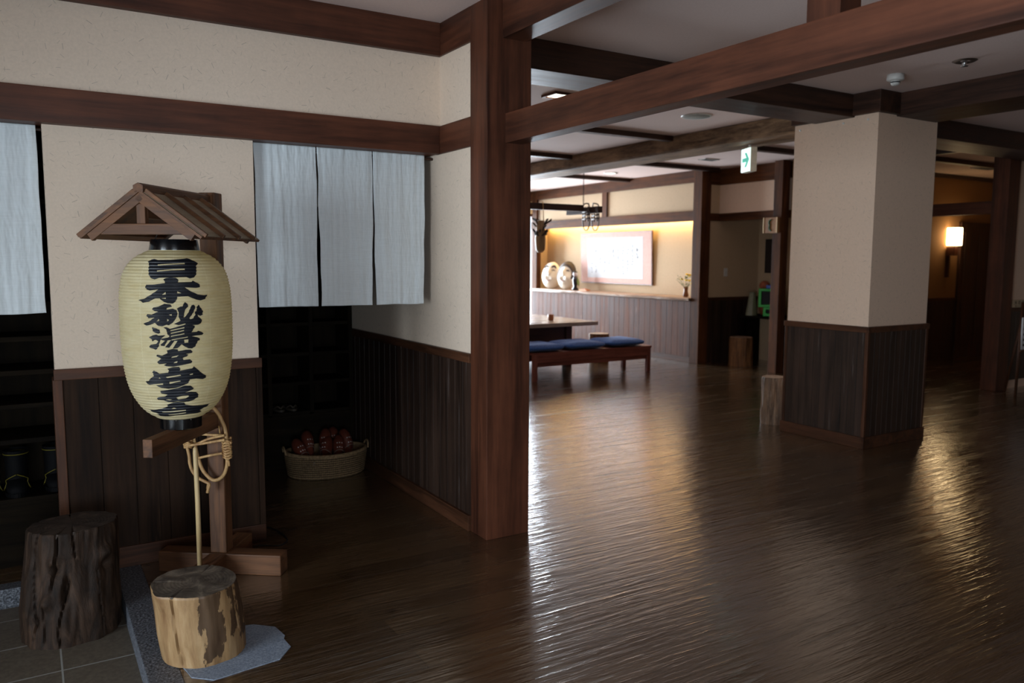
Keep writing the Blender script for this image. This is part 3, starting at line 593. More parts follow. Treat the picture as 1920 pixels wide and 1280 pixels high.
# ---- stumps
def stump(name, prof, seg, fn, mats, top_tilt=(0, 0), cracks=(), nz=48):
    """prof: list of (z, rx, ry, cx, cy); fn(theta, t) adds radius; cracks: (theta, width, depth, z0, z1)"""
    mb = MB(); bm = mb.bm
    def at(t):
        k = t*(len(prof)-1); i = min(int(k), len(prof)-2); f = k-i
        return [a+(b-a)*f for a, b in zip(prof[i], prof[i+1])]
    rings = []
    def rad(th, t):
        d = fn(th, t)
        for ct, cw, cdp, a, b, wob in cracks:
            if a <= t <= b:
                c = ct + wob*math.sin(t*6+ct*5)
                x = (th-c+math.pi) % (2*math.pi)-math.pi
                d -= cdp*math.exp(-(x/cw)**2)*min(1, (t-a)*12+.25)*min(1, (b-t)*12+.25)
        return d
    for j in range(nz+1):
        t = j/nz; z, rx, ry, cx, cy_ = at(t); ring = []
        for i in range(seg):
            th = 2*math.pi*i/seg; d = rad(th, t)
            ed = -.004 if j == nz else 0
            x = cx+(rx+d+ed)*math.cos(th); y = cy_+(ry+d+ed)*math.sin(th)
            ring.append(bm.verts.new((x, y, z + t*(top_tilt[0]*(x-cx)+top_tilt[1]*(y-cy_)))))
        rings.append(ring)
    for A, B_ in zip(rings, rings[1:]):
        for i in range(seg): bm.faces.new((A[i], A[(i+1) % seg], B_[(i+1) % seg], B_[i]))
    bm.faces.new(rings[0][::-1])
    prev = rings[-1]; z, rx, ry, cx, cy_ = at(1)
    for s_ in (.985, .9, .75, .55, .3, .12):
        ring = []
        for i in range(seg):
            th = 2*math.pi*i/seg; d = fn(th, 1)*s_
            for ct, cw, cdp, a, b, wob in cracks:
                if b >= .999:
                    x = (th-ct-wob*math.sin(6+ct*5)+math.pi) % (2*math.pi)-math.pi
                    d2 = cdp*.9*math.exp(-(x/(cw*1.2))**2)*max(0, (s_-.45)/.55)
                else: d2 = 0
                ring_z = d2 if not ring else d2
                d -= 0
                if d2 > .002: d -= 0
            x = cx+(rx*s_+d)*math.cos(th); y = cy_+(ry*s_+d)*math.sin(th)
            dz = 0
            for ct, cw, cdp, a, b, wob in cracks:
                if b >= .999:
                    q = (th-ct-wob*math.sin(6+ct*5)+math.pi) % (2*math.pi)-math.pi
                    dz -= cdp*.9*math.exp(-(q/(cw*1.1))**2)*max(0, (s_-.45)/.55)
            dz += .0025*noise.noise(Vector((x*22, y*22, 3)))
            ring.append(bm.verts.new((x, y, z+top_tilt[0]*(x-cx)+top_tilt[1]*(y-cy_)+dz)))
        for i in range(seg):
            f = bm.faces.new((prev[i], prev[(i+1) % seg], ring[(i+1) % seg], ring[i])); f.material_index = 1
        prev = ring
    f = bm.faces.new(prev); f.material_index = 1
    o = mb.done(name, mats); smooth_angle(o, 42)
    return o
def endgrain(name, c1, c2, c3):
    m = Mat(name); co = m.coords()
    n1 = m.noise(co, 16, 6, .65, .8); n2 = m.noise(co, 60, 4)
    col = m.ramp(n1, [(.3, srgb(*c1)), (.52, srgb(*c2)), (.7, srgb(*c3))])
    sep = m.n('ShaderNodeSeparateXYZ'); m.l(co, sep.inputs[0])
    rr = m.math('SQRT', m.math('ADD', m.math('MULTIPLY', sep.outputs[0], sep.outputs[0]), m.math('MULTIPLY', sep.outputs[1], sep.outputs[1])))
    ring = m.math('SINE', m.math('MULTIPLY', m.math('ADD', rr, m.math('MULTIPLY', n1, .03)), 480))
    col = m.mix(m.math('MULTIPLY_ADD', ring, .08, .08), col, srgb(40, 32, 28))
    m.set(color=col, rough=.62, spec=.35); m.bump(m.math('ADD', n2, m.math('MULTIPLY', ring, .2)), .25, .003)
    return m.m
def barewood():
    m = Mat('debarked_wood'); co = m.coords((1, 1, .12)); nz = m.noise(co, 22, 6, .65, .4)
    col = m.ramp(nz, [(.3, srgb(118, 86, 56)), (.5, srgb(154, 122, 84)), (.7, srgb(178, 148, 110))])
    # leftover dark bark in patches round the trunk
    t = m.n('ShaderNodeTexCoord'); sep = m.n('ShaderNodeSeparateXYZ'); m.l(t.outputs['Object'], sep.inputs[0])
    ang = m.math('ARCTAN2', sep.outputs[1], sep.outputs[0])
    nd = m.noise(m.coords((1, 1, .35)), 24, 6, .7)
    wob = m.math('MULTIPLY', m.math('SUBTRACT', nd, .5), .9)
    a2 = m.math('ADD', ang, wob)
    def patch(c, w, z0=0, z1=.3):
        p = m.math('LESS_THAN', m.math('ABSOLUTE', m.math('SUBTRACT', a2, c)), w)
        zz = m.math('ADD', sep.outputs[2], m.math('MULTIPLY', m.math('SUBTRACT', nd, .5), .16))
        return m.math('MULTIPLY', p, m.math('MULTIPLY', m.math('GREATER_THAN', zz, z0), m.math('LESS_THAN', zz, z1)))
    msk = m.math('MAXIMUM', patch(-1.48, .22, .14), patch(-1.30, .18, .02, .2))
    msk = m.math('MAXIMUM', msk, patch(-.82, .10, .1)); msk = m.math('MAXIMUM', msk, patch(-.42, .20, .06)); msk = m.math('MAXIMUM', msk, patch(.02, .14, .02)); msk = m.math('MAXIMUM', msk, patch(1.2, .5, .05))
    col = m.mix(m.math('MULTIPLY', msk, .88), col, m.ramp(nz, [(.3, srgb(42, 28, 20)), (.7, srgb(74, 52, 36))]))
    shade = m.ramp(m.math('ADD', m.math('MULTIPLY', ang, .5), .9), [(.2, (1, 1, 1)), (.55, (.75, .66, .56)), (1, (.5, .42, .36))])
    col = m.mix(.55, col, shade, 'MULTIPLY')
    m.set(color=col, rough=.5, spec=.4); m.bump(m.math('ADD', nz, m.math('MULTIPLY', msk, .5)), .3, .004)
    return m.m
def oldwood():
    m = Mat('old_stump_wood'); co = m.coords((1, 1, .22)); nz = m.noise(co, 18, 7, .68, .9)
    col = m.ramp(nz, [(.28, srgb(16, 11, 8)), (.5, srgb(44, 31, 22)), (.72, srgb(76, 56, 42))])
    m.set(color=col, rough=.65, spec=.2); m.bump(nz, .6, .01); return m.m
def f1(th, t):
    d = .004*noise.noise(Vector((math.cos(th)*2, math.sin(th)*2, t*1.2)))+.002*noise.noise(Vector((math.cos(th)*9, math.sin(th)*9, t*2)))
    x = (th-3.6+math.pi) % (2*math.pi)-math.pi
    return d + .014*math.exp(-(x/.25)**2)*max(0, (t-.75)/.25)
o = stump('log_stool', [(0, .152, .152, .026, .012), (.09, .156, .156, .018, .008), (.19, .154, .154, .008, .004), (.281, .152, .156, -.004, 0)], 180, f1, [barewood(), endgrain('grey_cut_top', (52, 44, 38), (92, 82, 72), (136, 124, 108))], (-.02, .02),
      cracks=((-2.30, .016, .02, .0, 1, .02), (2.75, .014, .016, .55, 1, 0), (-.72, .01, .012, .35, 1, .01), (1.0, .013, .014, .6, 1, 0)))
o.location = (.491, 3.108, .0025)
tagp(o, 'pale debarked log stool with dark bark patches on the grey felt mat', 'stool')
def f2(th, t):
    c, s_ = math.cos(th), math.sin(th)
    d = .020*noise.noise(Vector((c*1.5+3, s_*1.5, t*1.0)))+.008*noise.noise(Vector((c*4, s_*4, t*2.2+5)))+.004*noise.noise(Vector((c*11, s_*11, t*4)))
    for ct, tt, w_, h_, a in ((-1.95, .72, .16, .06, .016), (-2.1, .38, .14, .05, .02), (-1.75, .42, .07, .07, -.030), (-2.35, .22, .08, .05, -.018), (-.85, .72, .17, .06, .022), (-.8, .60, .15, .05, -.020), (-1.98, .64, .10, .05, -.026), (-1.7, .5, .06, .08, -.026)):
        x = (th-ct+math.pi) % (2*math.pi)-math.pi
        d += a*math.exp(-(x/w_)**2-((t-tt)/h_)**2)
    return d
o = stump('tree_stump', [(0, .196, .178, -.008, -.02), (.12, .198, .18, -.004, -.012), (.25, .19, .166, .004, 0), (.36, .180, .15, .012, .012), (.458, .174, .142, .018, .018)], 200, f2, [oldwood(), endgrain('dark_cut_top', (34, 27, 23), (58, 47, 40), (84, 70, 60))], (.02, .0),
      cracks=((-2.45, .018, .022, .05, 1, .10), (-1.98, .022, .026, .45, 1, .06), (-1.72, .016, .022, .0, .55, .12), (-1.55, .018, .020, .72, 1, .05), (-2.15, .014, .014, .0, .4, .03), (-1.0, .014, .012, .0, .6, .06), (1.6, .012, .015, .7, 1, 0), (2.4, .012, .015, .7, 1, 0)), nz=64)
o.location = (.098, 3.802, -.09)
tagp(o, 'large dark brown knotted tree stump on the entrance tiles', 'stump')
# ---- felt mat
def felt():
    m = Mat('grey_felt'); co = m.coords(); nz = m.noise(co, 130, 5, .7); n2 = m.noise(co, 420, 2)
    col = m.ramp(nz, [(.3, srgb(96, 106, 122)), (.7, srgb(160, 170, 184))]); m.set(color=col, rough=.95, spec=.1)
    m.bump(m.math('ADD', nz, n2), .5, .003); return m.m
mt = MB().prism([(.429, 2.967), (.435, 2.921), (.501, 2.861), (.744, 2.89), (.806, 2.967), (.80, 3.045), (.812, 3.07), (.798, 3.166), (.728, 3.232), (.60, 3.27), (.48, 3.262), (.415, 3.2), (.412, 3.06)], 0, .0024).done('felt_mat', felt())
tagp(mt, 'many-cornered grey felt mat under the pale log stool', 'mat')
# ---- cord on the floor
c = MB().tube(spline([(1.03, 4.40, .004), (1.088, 4.396, .004), (1.117, 4.299, .004), (1.127, 4.201, .004), (1.117, 4.132, .004), (1.069, 4.088, .004), (1.016, 4.115, .004), (.95, 4.147, .004)]), .004, 8).done('power_cord', DBLACK, None, True)
tagp(c, 'black power cord curling on the floor beside the cream pier', 'cord')

# ---- door curtains
def cloth(name, x0, x1, z0, z1, y, seed, mat, parent, flare=0.0):
    nu, nv = 84, 120
    def f(u, v):
        x = x0+(x1-x0)*u; z = z1+(z0-z1)*v
        k = Vector((x*5, seed, z*2))
        d = .010*v*noise.noise(k)+.006*(.3+v)*noise.noise(Vector((x*16, seed+3, z*3)))+.0042*noise.noise(Vector((x*44, seed+5, z*4)))+.0018*noise.noise(Vector((x*110, seed+8, z*26)))
        d += .0045*math.exp(-((v-.1)/.16)**2)*math.sin(x*70+seed)*noise.noise(Vector((x*9, seed, 2)))
        e = 1-abs(2*u-1); sx_ = .006*noise.noise(Vector((z*5, seed+9, u*2)))*(1-e)
        return (x+sx_+flare*v*(u-.5), y+d, z+.004*noise.noise(Vector((x*7, seed, 1)))*(v > .97))
    o = MB().grid(f, nu, nv).done(name, mat, parent, True)
    md = o.modifiers.new('thickness', 'SOLIDIFY'); md.thickness = .0016
    return o
nr = thing('door_curtain', 'pale blue grey three-panel linen curtain over the shoe alcove', 'curtain', (0, 0, 0))
MB().tube([(1.0, 4.262, 2.078), (2.05, 4.262, 2.078)], .008, 10).done('curtain_rod', DARK['X'], nr)
cloth('panel', 1.028, 1.3545, 1.246, 2.094, 4.246, 1.3, LINEN, nr, -.012)
cloth('panel', 1.3585, 1.6715, 1.244, 2.094, 4.243, 7.7, LINEN, nr, -.02)
cloth('panel', 1.6755, 1.992, 1.243, 2.094, 4.246, 12.1, LINEN, nr, -.022)
nl = thing('door_curtain', 'pale blue grey linen curtain at the left edge', 'curtain', (0, 0, 0))
MB().tube([(-.96, 4.262, 2.078), (.1, 4.262, 2.078)], .008, 10).done('curtain_rod', DARK['X'], nl)
for k, (a, b) in enumerate(((-.90, -.58), (-.578, -.262), (-.258, .068))):
    cloth('panel', a, b, 1.246, 2.094, 4.246, 21.3+k*3, LINEN, nl, .004)

# ---- shoe cabinets
sc = thing('shoe_cabinet', 'dark wooden cubby shelf behind the three-panel curtain', 'cabinet', (1.57, 5.6, 0))
x0, x1 = -.445, .447
cols = [-.445, -.147, .150, .447]; rows = [.41, .625, .835, 1.05, 1.255, 1.46, 1.665, 1.87]
B(x0, x1, .30, .33, 0, 1.88).done('back_panel', CAB['Z'], sc)
for c in cols: B(c-.014, c+.014, 0, .30, .395 if c not in (cols[0], cols[-1]) else 0, 1.88, bev=.002).done('divider' if c not in (cols[0], cols[-1]) else 'side_panel', CAB['Z'], sc)
for z in rows:
    for a, b in zip(cols, cols[1:]): B(a+.0145, b-.0145, .004, .30, z-.024, z, bev=.002).done('shelf', CAB['X'], sc)
B(x0+.0145, x1-.0145, .003, .02, 0, .385).done('kick_board', CAB['X'], sc)
lc = thing('shoe_cabinet', 'dark wooden shoe shelf below the left edge curtain', 'cabinet', (-.2, 4.45, 0))
B(-.7, .7, .33, .36, 0, 1.95).done('back_panel', CAB['Z'], lc)
for x in (-.7, .7): B(x-.014, x+.014, 0, .33, 0, 1.95).done('side_panel', CAB['Z'], lc)
for z in (.34, .63, .80, .963, 1.125, 1.29, 1.45, 1.62, 1.78, 1.95): B(-.685, .685, 0, .33, z-.024, z, bev=.002).done('shelf', CAB['X'], lc)
B(-.685, .685, .01, .03, 0, .316).done('kick_board', CAB['X'], lc)

# ---- rubber boots on the left shelf
RUB = plain('black_rubber', (8, 8, 10), .7, .12); YEL = plain('yellow_rubber', (104, 94, 22), .5)
def boot(label, loc):
    t = thing('rubber_boot', label, 'boot', loc, 0, 'rubber boots on the left shelf')
    mb = MB(); sec = []
    # rings from the toe tip round the foot up to the shaft: (cy, cz, ry along, rx, lean)
    S_ = [(-.115, .03, .012, .012, 90), (-.105, .034, .028, .034, 80), (-.075, .042, .04, .046, 65), (-.03, .055, .055, .05, 45), (.0, .08, .062, .05, 25), (.008, .115, .056, .048, 8), (.01, .16, .054, .05, 0), (.01, .215, .058, .055, 0)]
    rings = []
    for cyy, cz, ry, rx, ln in S_:
        ring = []
        for k in range(20):
            a = 2*math.pi*k/20; px = rx*math.cos(a); py = ry*math.sin(a)
            q = Vector((px, py, 0)); q.rotate(Matrix.Rotation(R(ln), 3, 'X'))
            ring.append(mb.bm.verts.new((q.x, cyy+q.y, max(.012, cz+q.z))))
        rings.append(ring)
    for A, B_ in zip(rings, rings[1:]):
        for k in range(20): mb.bm.faces.new((A[k], A[(k+1) % 20], B_[(k+1) % 20], B_[k]))
    mb.bm.faces.new(rings[0][::-1])
    mb.done('boot_shell', RUB, t, True)
    MB().prism([(.052*math.cos(a), -.03+.09*math.sin(a)) for a in [k*math.pi/12 for k in range(24)]], 0, .02).done('sole', RUB, t)
    MB().tube([(.0545*math.cos(a), .01+.0575*math.sin(a), .198) for a in [k*math.pi/12 for k in range(24)]], .0025, 6, closed=True).done('top_band', YEL, t)
    z = MB()
    for s_ in (-1, 1): z.tube([(s_*.002, -.073, .105), (s_*.03, -.062, .09), (s_*.047, -.04, .075), (s_*.044, -.05, .06), (s_*.052, -.06, .04), (s_*.056, -.03, .024)], .0022, 6)
    z.done('side_stripe', YEL, t)
    return t
b0 = boot('black rubber boot with yellow stripe cut by the left picture edge', (-.208, 4.575, .34))
dup(b0, (-.09, 4.575, .34), label='whole black rubber boot with yellow stripe on the left shelf')
dup(b0, (.078, 4.60, .34), label='black rubber boot half hidden by the cream wall pier')

# ---- basket of slippers
def basket_mat(coils=False):
    m = Mat('seagrass_coils' if coils else 'seagrass'); co = m.coords(); nz = m.noise(co, 70, 4, .6)
    col = m.ramp(nz, [(.3, srgb(112, 90, 64)), (.7, srgb(158, 130, 96))])
    if coils:                                           # dark gaps between the coils and the binding strands
        sep = m.n('ShaderNodeSeparateXYZ'); m.l(co, sep.inputs[0])
        g = m.math('ABSOLUTE', m.math('SINE', m.math('MULTIPLY_ADD', sep.outputs[2], 209.44, -.84)))
        an = m.math('ARCTAN2', sep.outputs[1], sep.outputs[0]); q = m.math('ABSOLUTE', m.math('SINE', m.math('MULTIPLY', an, 45)))
        gap = m.math('MAXIMUM', m.math('LESS_THAN', g, .42), m.math('MULTIPLY', m.math('LESS_THAN', q, .25), .6))
        col = m.mix(m.math('MULTIPLY', gap, .8), col, srgb(26, 20, 14))
    m.set(color=col, rough=.75, spec=.25); m.bump(nz, .4, .003); return m.m
SEA = basket_mat(); SEAC = basket_mat(True)
bk = thing('woven_basket', 'oval woven seagrass basket full of slippers on the alcove floor', 'basket', (1.742, 5.372, 0), R(-6))
nzr, seg = 121, 240
def wall(u, v, inner):
    a = 2*math.pi*u; z = .004+.15*v
    coil = abs(math.sin(math.pi*v*10))**.5
    st_ = math.sin(a*75+math.pi*int(v*10))
    k = .93+.07*math.sin(v*1.6) + .02*v*v
    d = .011*coil+.002*st_*coil
    if inner: d = -.012
    return ((.272*k+d)*math.cos(a), (.188*k+d)*math.sin(a), z+.010*v*math.cos(a)**2)
o = MB().grid(lambda u, v: wall(u, v, False), seg, nzr, True).done('coiled_wall', SEAC, bk, True)
MB().grid(lambda u, v: wall(u, v, True), 80, 8, True).done('lining', SEA, o, True)
MB().prism([(.25*math.cos(a), .17*math.sin(a)) for a in [k*math.pi/24 for k in range(48)]], .0, .014).done('base', SEA, bk)
rim = MB()
rim.grid(lambda u, v: (lambda a, b: ((.275+.011*math.cos(b)+.001*math.sin(a*90))*math.cos(a), (.191+.011*math.cos(b)+.001*math.sin(a*90))*math.sin(a), .156+.010*math.cos(a)**2+.015*math.sin(b)))(2*math.pi*u, 2*math.pi*v), 260, 13, True)
rim.done('rim', SEA, bk, True)
for s_ in (-1, 1): MB().tube(spline([(s_*.284, -.055, .165), (s_*.290, -.04, .195), (s_*.292, 0, .21), (s_*.290, .04, .195), (s_*.284, .055, .165)]), .007, 8).done('handle', SEA, bk, True)
bt = MB().ball((-.118, -.175, .116), .011, (1, .45, 1), 12).done('button', METAL, bk, True)
LEA = plain('oxblood_leather', (94, 44, 31), .38, .5, bumps=(60, .1, .002)); INS = plain('tan_insole', (124, 58, 40), .5); PIP = plain('grey_piping', (120, 106, 96), .6)
def slipper(label, loc, rot):
    t = thing('slipper', label, 'slipper', loc, 0, 'leather slippers in the basket', rot)
    def wd(s):                                         # half width along the length (0 heel .. 1 toe)
        return .036*(1-.12*math.exp(-((s-.45)/.16)**2))*math.sqrt(max(0, 1-abs(2*s-1)**5))+.008*math.sin(math.pi*s)*s
    out = [(wd(s), .25*s) for s in [k/28 for k in range(29)]]
    poly = [(x+.003, y) for x, y in out]+[(-x-.003, y) for x, y in out[-2:0:-1]]
    MB().prism(poly, 0, .009).done('sole', DBLACK, t)
    MB().prism([(x*.96, y) for x, y in poly], .009, .013).done('insole', INS, t)
    def up(u, v, k=1.0, off=0):
        s = .46+.54*u; ww = wd(min(.999, s))+.003; h = .052*math.sqrt(max(0, 1-((s-.46)/.55)**2.6))+.006
        a = math.pi*v
        y = .25*s-.018*math.sin(a)*(1-u)*0 + .02*(1-math.sin(a))*(1-u)*-1
        return (ww*math.cos(a)*1.02*k, y, .010+(h+off)*math.sin(a)**.8)
    um = MB().grid(lambda u, v: up(u, v), 40, 41); um.bm.faces.ensure_lookup_table()
    for uu in (5, 6, 15, 16):                           # two rows of three pale woven eyelets
        for vv in (14, 15, 19, 20, 24, 25): um.bm.faces[uu*40+vv].material_index = 1
    o = um.done('upper', [LEA, WHITEP], t, True)
    md = o.modifiers.new('thickness', 'SOLIDIFY'); md.thickness = .003; md.offset = -1
    MB().tube([up(0, v/20, 1, .001) for v in range(21)], .002, 6).done('piping', PIP, t, True)
    return t
# toe up, leaning back: rotation about X lifts the toe; Z turns it
def srot(lift, yaw, roll=0): return (Matrix.Rotation(R(yaw), 3, 'Z') @ Matrix.Rotation(R(lift), 3, 'X') @ Matrix.Rotation(R(roll), 3, 'Y')).to_euler()
SLP = [((1.600, 5.290, .05), (50, 24, -22), 'slipper with six white eyelets at the left end of the basket'),
       ((1.622, 5.38, .065), (58, -6, 16), 'slipper standing behind the leftmost slipper in the basket'),
       ((1.718, 5.275, .055), (48, -22, -30), 'short-looking slipper left of the basket centre, mouth to the left'),
       ((1.728, 5.36, .07), (60, -24, -4), 'upright slipper behind the basket centre'),
       ((1.795, 5.262, .045), (52, -18, 8), 'slipper with two rows of eyelets right of the basket centre'),
       ((1.850, 5.335, .05), (44, -12, 40), 'tilted slipper between the eyelet pair and the right basket handle'),
       ((1.905, 5.345, .055), (62, 10, 10), 'slipper at the right end of the basket beside the handle'),
       ((1.83, 5.43, .06), (60, -8, 0), 'slipper at the back of the basket against the cabinet')]
s0 = None
for loc, rr, lb in SLP:
    if s0 is None: s0 = slipper(lb, loc, srot(*rr))
    else: dup(s0, loc, srot(*rr), lb)
# ---- straw sandals in a cubby
SAN = plain('dark_sandal', (60, 50, 38), .7)
def sandal(label, loc):
    t = thing('sandal', label, 'sandal', loc, 0, 'sandals in the lowest cubby')
    MB().prism([(.038*math.sin(a)*(1+.1*math.cos(a)), .11-.11*math.cos(a)) for a in [k*math.pi/14 for k in range(28)]], 0, .016).done('sole', SAN, t)
    m = MB(); m.tube(spline([(-.036, .09, .012), (-.02, .05, .035), (0, .035, .02)]), .006, 8); m.tube(spline([(.036, .09, .012), (.02, .05, .035), (0, .035, .02)]), .006, 8)
    m.done('strap', SAN, t, True)
    return t
s1 = sandal('left sandal of the dark pair in the lowest cubby', (1.51, 5.625, .4105))
dup(s1, (1.60, 5.625, .4105), label='right sandal of the dark pair in the lowest cubby')

# ================================================================ HALL THINGS
dc = thing('display_counter', 'long plank-fronted counter with a live-edge top along the hall wall', 'counter', (8.27, 8.57, 0))
planks_y(MB(), 0, .03, 0, 4.28, .085, .905, .125).done('front_panel', WAINC, dc)
B(.005, .03, 0, 4.28, 0, .085, bev=.003).done('kick_board', RAIL['Y'], dc)
B(.03, .47, 0, .03, 0, .905).done('end_panel', RAIL['Z'], dc)
tpm = MB()
def ctop(u, v):
    y = 4.31*u-.0; k = .018*noise.noise(Vector((y*1.6, 2, 0)))+.006*noise.noise(Vector((y*6, 5, 0)))
    a = [(.475, .955), (-.03+k, .955), (-.045+k*1.3, .94), (-.035+k*1.2, .915+k*.4), (-.005+k, .905), (.475, .905)]
    p = a[min(5, int(round(v*5)))]
    return (p[0], y, p[1])
tpm.grid(ctop, 70, 6)
o = tpm.done('countertop', wood('live_edge_top', (120, 92, 74), (188, 160, 138), axis='Y', rough=.35, scale=10), dc); smooth_angle(o, 35)

# carved masks leaning on the wall
MASK = plain('white_mask_paint', (240, 232, 214), .35, .5, var=.04)
HAIR = plain('dark_brown_paint', (52, 38, 30), .5)
def mask(label, loc, rz, tilt, cheeks, hair):
    t = thing('carved_mask', label, 'mask', loc, 0, None, (Matrix.Rotation(rz, 3, 'Z') @ Matrix.Rotation(R(tilt), 3, 'X')).to_euler())
    bumps = [((0, .06), .035, .05, .055), ((-.085, -.06), .06, .055, cheeks), ((.085, -.06), .06, .055, cheeks), ((0, -.15), .055, .04, .035), ((0, .17), .12, .07, .02), ((-.075, .07), .04, .022, -.012), ((.075, .07), .04, .022, -.012), ((0, -.095), .05, .012, -.012), ((0, 0), .03, .03, .02)]
    def surf(x, z):
        q = (x/.205)**2+(z/.255)**2
        y = -.115*math.sqrt(max(0, 1-q))
        for (bx_, bz), wx, wz, a in bumps: y -= a*math.exp(-((x-bx_)/wx)**2-((z-bz)/wz)**2)*max(0, 1-q)
        return y
    def f(u, v):
        th = 2*math.pi*u; r_ = math.sin(v*math.pi/2)**.9; k = 1+.06*math.cos(th*2)*0
        x = .205*r_*math.cos(th)*(1+.05*math.sin(th)*-1); z = .255*r_*math.sin(th)
        return (x, surf(x, z), z+.255)
    MB().grid(f, 48, 26, True).done('face', MASK, t, True)
    def patch(name, pts, w_, mat):
        m = MB(); P = spline([(x, surf(x, z)-.004, z+.255) for x, z in pts], 5)
        m.tube(P, [w_*(.45+.55*math.sin(math.pi*i/(len(P)-1))) for i in range(len(P))], 8); m.done(name, mat, t, True)
    for s_ in (-1, 1):
        if hair: patch('brow', [(s_*.05, .175), (s_*.085, .19)], .011, HAIR)
        else: patch('brow', [(s_*.035, .135), (s_*.08, .165), (s_*.125, .125)], .018, HAIR)
        patch('eye', [(s_*.045, .075), (s_*.08, .088), (s_*.11, .07)], .006, HAIR)
    patch('mouth', [(-.045, -.105), (0, -.115), (.045, -.105)], .007, plain('red_mouth', (150, 60, 48), .5))
    if hair:
        def h(u, v):
            a = R(-18)+R(216)*u; r0 = .72+.06*math.cos(a*2); k = r0+(1.06-r0)*v
            x = .205*k*math.cos(a); z = .255*k*math.sin(a)
            y = surf(x*min(1, .985/max(k, .01)), z*min(1, .985/max(k, .01)))-.012+.05*max(0, k-.95)
            return (x, y, z+.255)
        m = MB().grid(h, 40, 8); o = m.done('hair', HAIR, t, True); md = o.modifiers.new('thickness', 'SOLIDIFY'); md.thickness = .012
    return t
mask('white carved mask with thick dark brows on the counter', (8.50, 12.55, .957), R(-64), -10, .03, False)
mask('white carved mask with dark hair beside the brow mask', (8.49, 12.04, .957), R(-72), -10, .05, True)
# figurine beside the masks
fg = thing('figurine', 'small dark figurine with green leaf beside the haired mask', 'figurine', (8.47, 11.72, .957))
MB().lathe([(.05, 0), (.055, .02), (.03, .06), (.042, .13), (.05, .19), (.03, .235), (.02, .25)], 20, sy=1.3).done('body', plain('dark_glaze', (38, 36, 44), .2, .6), fg, True)
MB().ball((0, 0, .29), .045).done('head', plain('pale_glaze', (205, 200, 205), .25), fg, True)
MB().ball((.0, 0, .325), .04, (1, 1, .5)).done('hat', DBLACK, fg, True)
lf = MB().grid(lambda u, v: (.01+.05*math.sin(math.pi*u)*(v-.5), -.05-.06*u, .22-.16*u+.02*v), 8, 5).done('leaf', plain('leaf_green', (96, 118, 58), .5), fg, True)
wd_ = thing('wooden_charm', 'small orange brown wooden piece lying on the counter', 'ornament', (8.46, 11.42, .957))
B(-.04, .04, -.11, .11, 0, .022, bev=.004).done('plate', plain('orange_wood', (206, 130, 72), .5), wd_)
B(-.03, .03, -.05, .02, .022, .036, bev=.003).done('block', plain('amber_wood', (170, 92, 44), .5), wd_)
# framed calligraphy
sf = thing('framed_calligraphy', 'wide pink-bordered framed calligraphy on the warm wall', 'picture', (8.745, 9.92, 1.09), 0)
FRM = plain('dark_frame', (92, 60, 44), .4); BRO = plain('pink_brocade', (216, 176, 164), .8, var=.08); PAP = plain('white_paper', (206, 206, 208), .7, var=.02)
lean = Matrix.Rotation(R(-1.5), 4, 'Y')
B(-.03, -.008, 0, 1.95, 0, .893, bev=.003, M=lean).done('backing', FRM, sf)
B(-.034, -.03, .018, 1.932, .018, .875, M=lean).done('mount', BRO, sf)
B(-.036, -.034, .22, 1.74, .10, .80, M=lean).done('paper', PAP, sf)
m = MB(); rnd = random.Random(4)
for col_ in range(11):
    y = .36+col_*.125; n_ = rnd.randint(6, 11) if col_ > 0 else 4; z = .72-(.0 if col_ else .06)-rnd.random()*.1
    for k in range(n_):
        z -= rnd.uniform(.035, .06)
        if z < .16: break
        for q in range(3):
            a, b = rnd.uniform(-.016, .016), rnd.uniform(-.016, .016)
            m.tube([(-.0365, y+a, z+b), (-.0365, y+a+rnd.uniform(-.016, .016), z+b+rnd.uniform(-.018, .018))],   .0034 if col_ else .006, 4)
bmesh.ops.transform(m.bm, matrix=lean, verts=m.bm.verts)
m.done('brush_writing', plain('pale_ink', (70, 70, 80), .8), sf)
# flowers
LEAF = plain('foliage', (74, 104, 46), .6); PET = plain('yellow_petals', (236, 196, 40), .6)
def vase(label, loc, sc_, flowers):
    t = thing('flower_vase', label, 'vase', loc)
    MB().lathe([(.035*sc_, 0), (.045*sc_, .02), (.03*sc_, .09*sc_), (.038*sc_, .15*sc_), (.028*sc_, .15*sc_)], 18, capt=False).done('vase', plain('brown_vase', (134, 88, 56), .4), t, True)
    rnd = random.Random(int(sc_*100)); fol = MB()
    for k in range(34):
        a = rnd.uniform(0, 6.28); r_ = rnd.uniform(.03, .15); h_ = rnd.uniform(.16, .32)*sc_
        p = Vector((r_*math.cos(a), r_*math.sin(a), h_)); q = p+Vector((rnd.uniform(-.05, .05), rnd.uniform(-.05, .05), rnd.uniform(.01, .05)))
        s_ = Vector((-math.sin(a), math.cos(a), 0))*.011
        V = [fol.bm.verts.new(v) for v in (p, (p+q)/2+s_, q, (p+q)/2-s_)]; fol.bm.faces.new(V)
        if k % 2 == 0: fol.tube([(0, 0, .12*sc_), p], .0022, 4)
    fol.done('foliage', LEAF, t)
    for k in range(flowers):
        a = rnd.uniform(0, 6.28); r_ = rnd.uniform(.02, .13); h_ = rnd.uniform(.24, .36)*sc_
        MB().ball((r_*math.cos(a), r_*math.sin(a), h_), .024, (1, 1, .6), 10).done('blossom', PET, t, True)
    return t
vase('brown vase of yellow flowers at the right end of the counter', (8.45, 8.86, .957), 1.0, 6)
vase('small vase of yellow flowers half hidden by the counter post', (8.60, 8.72, .957), .6, 3)

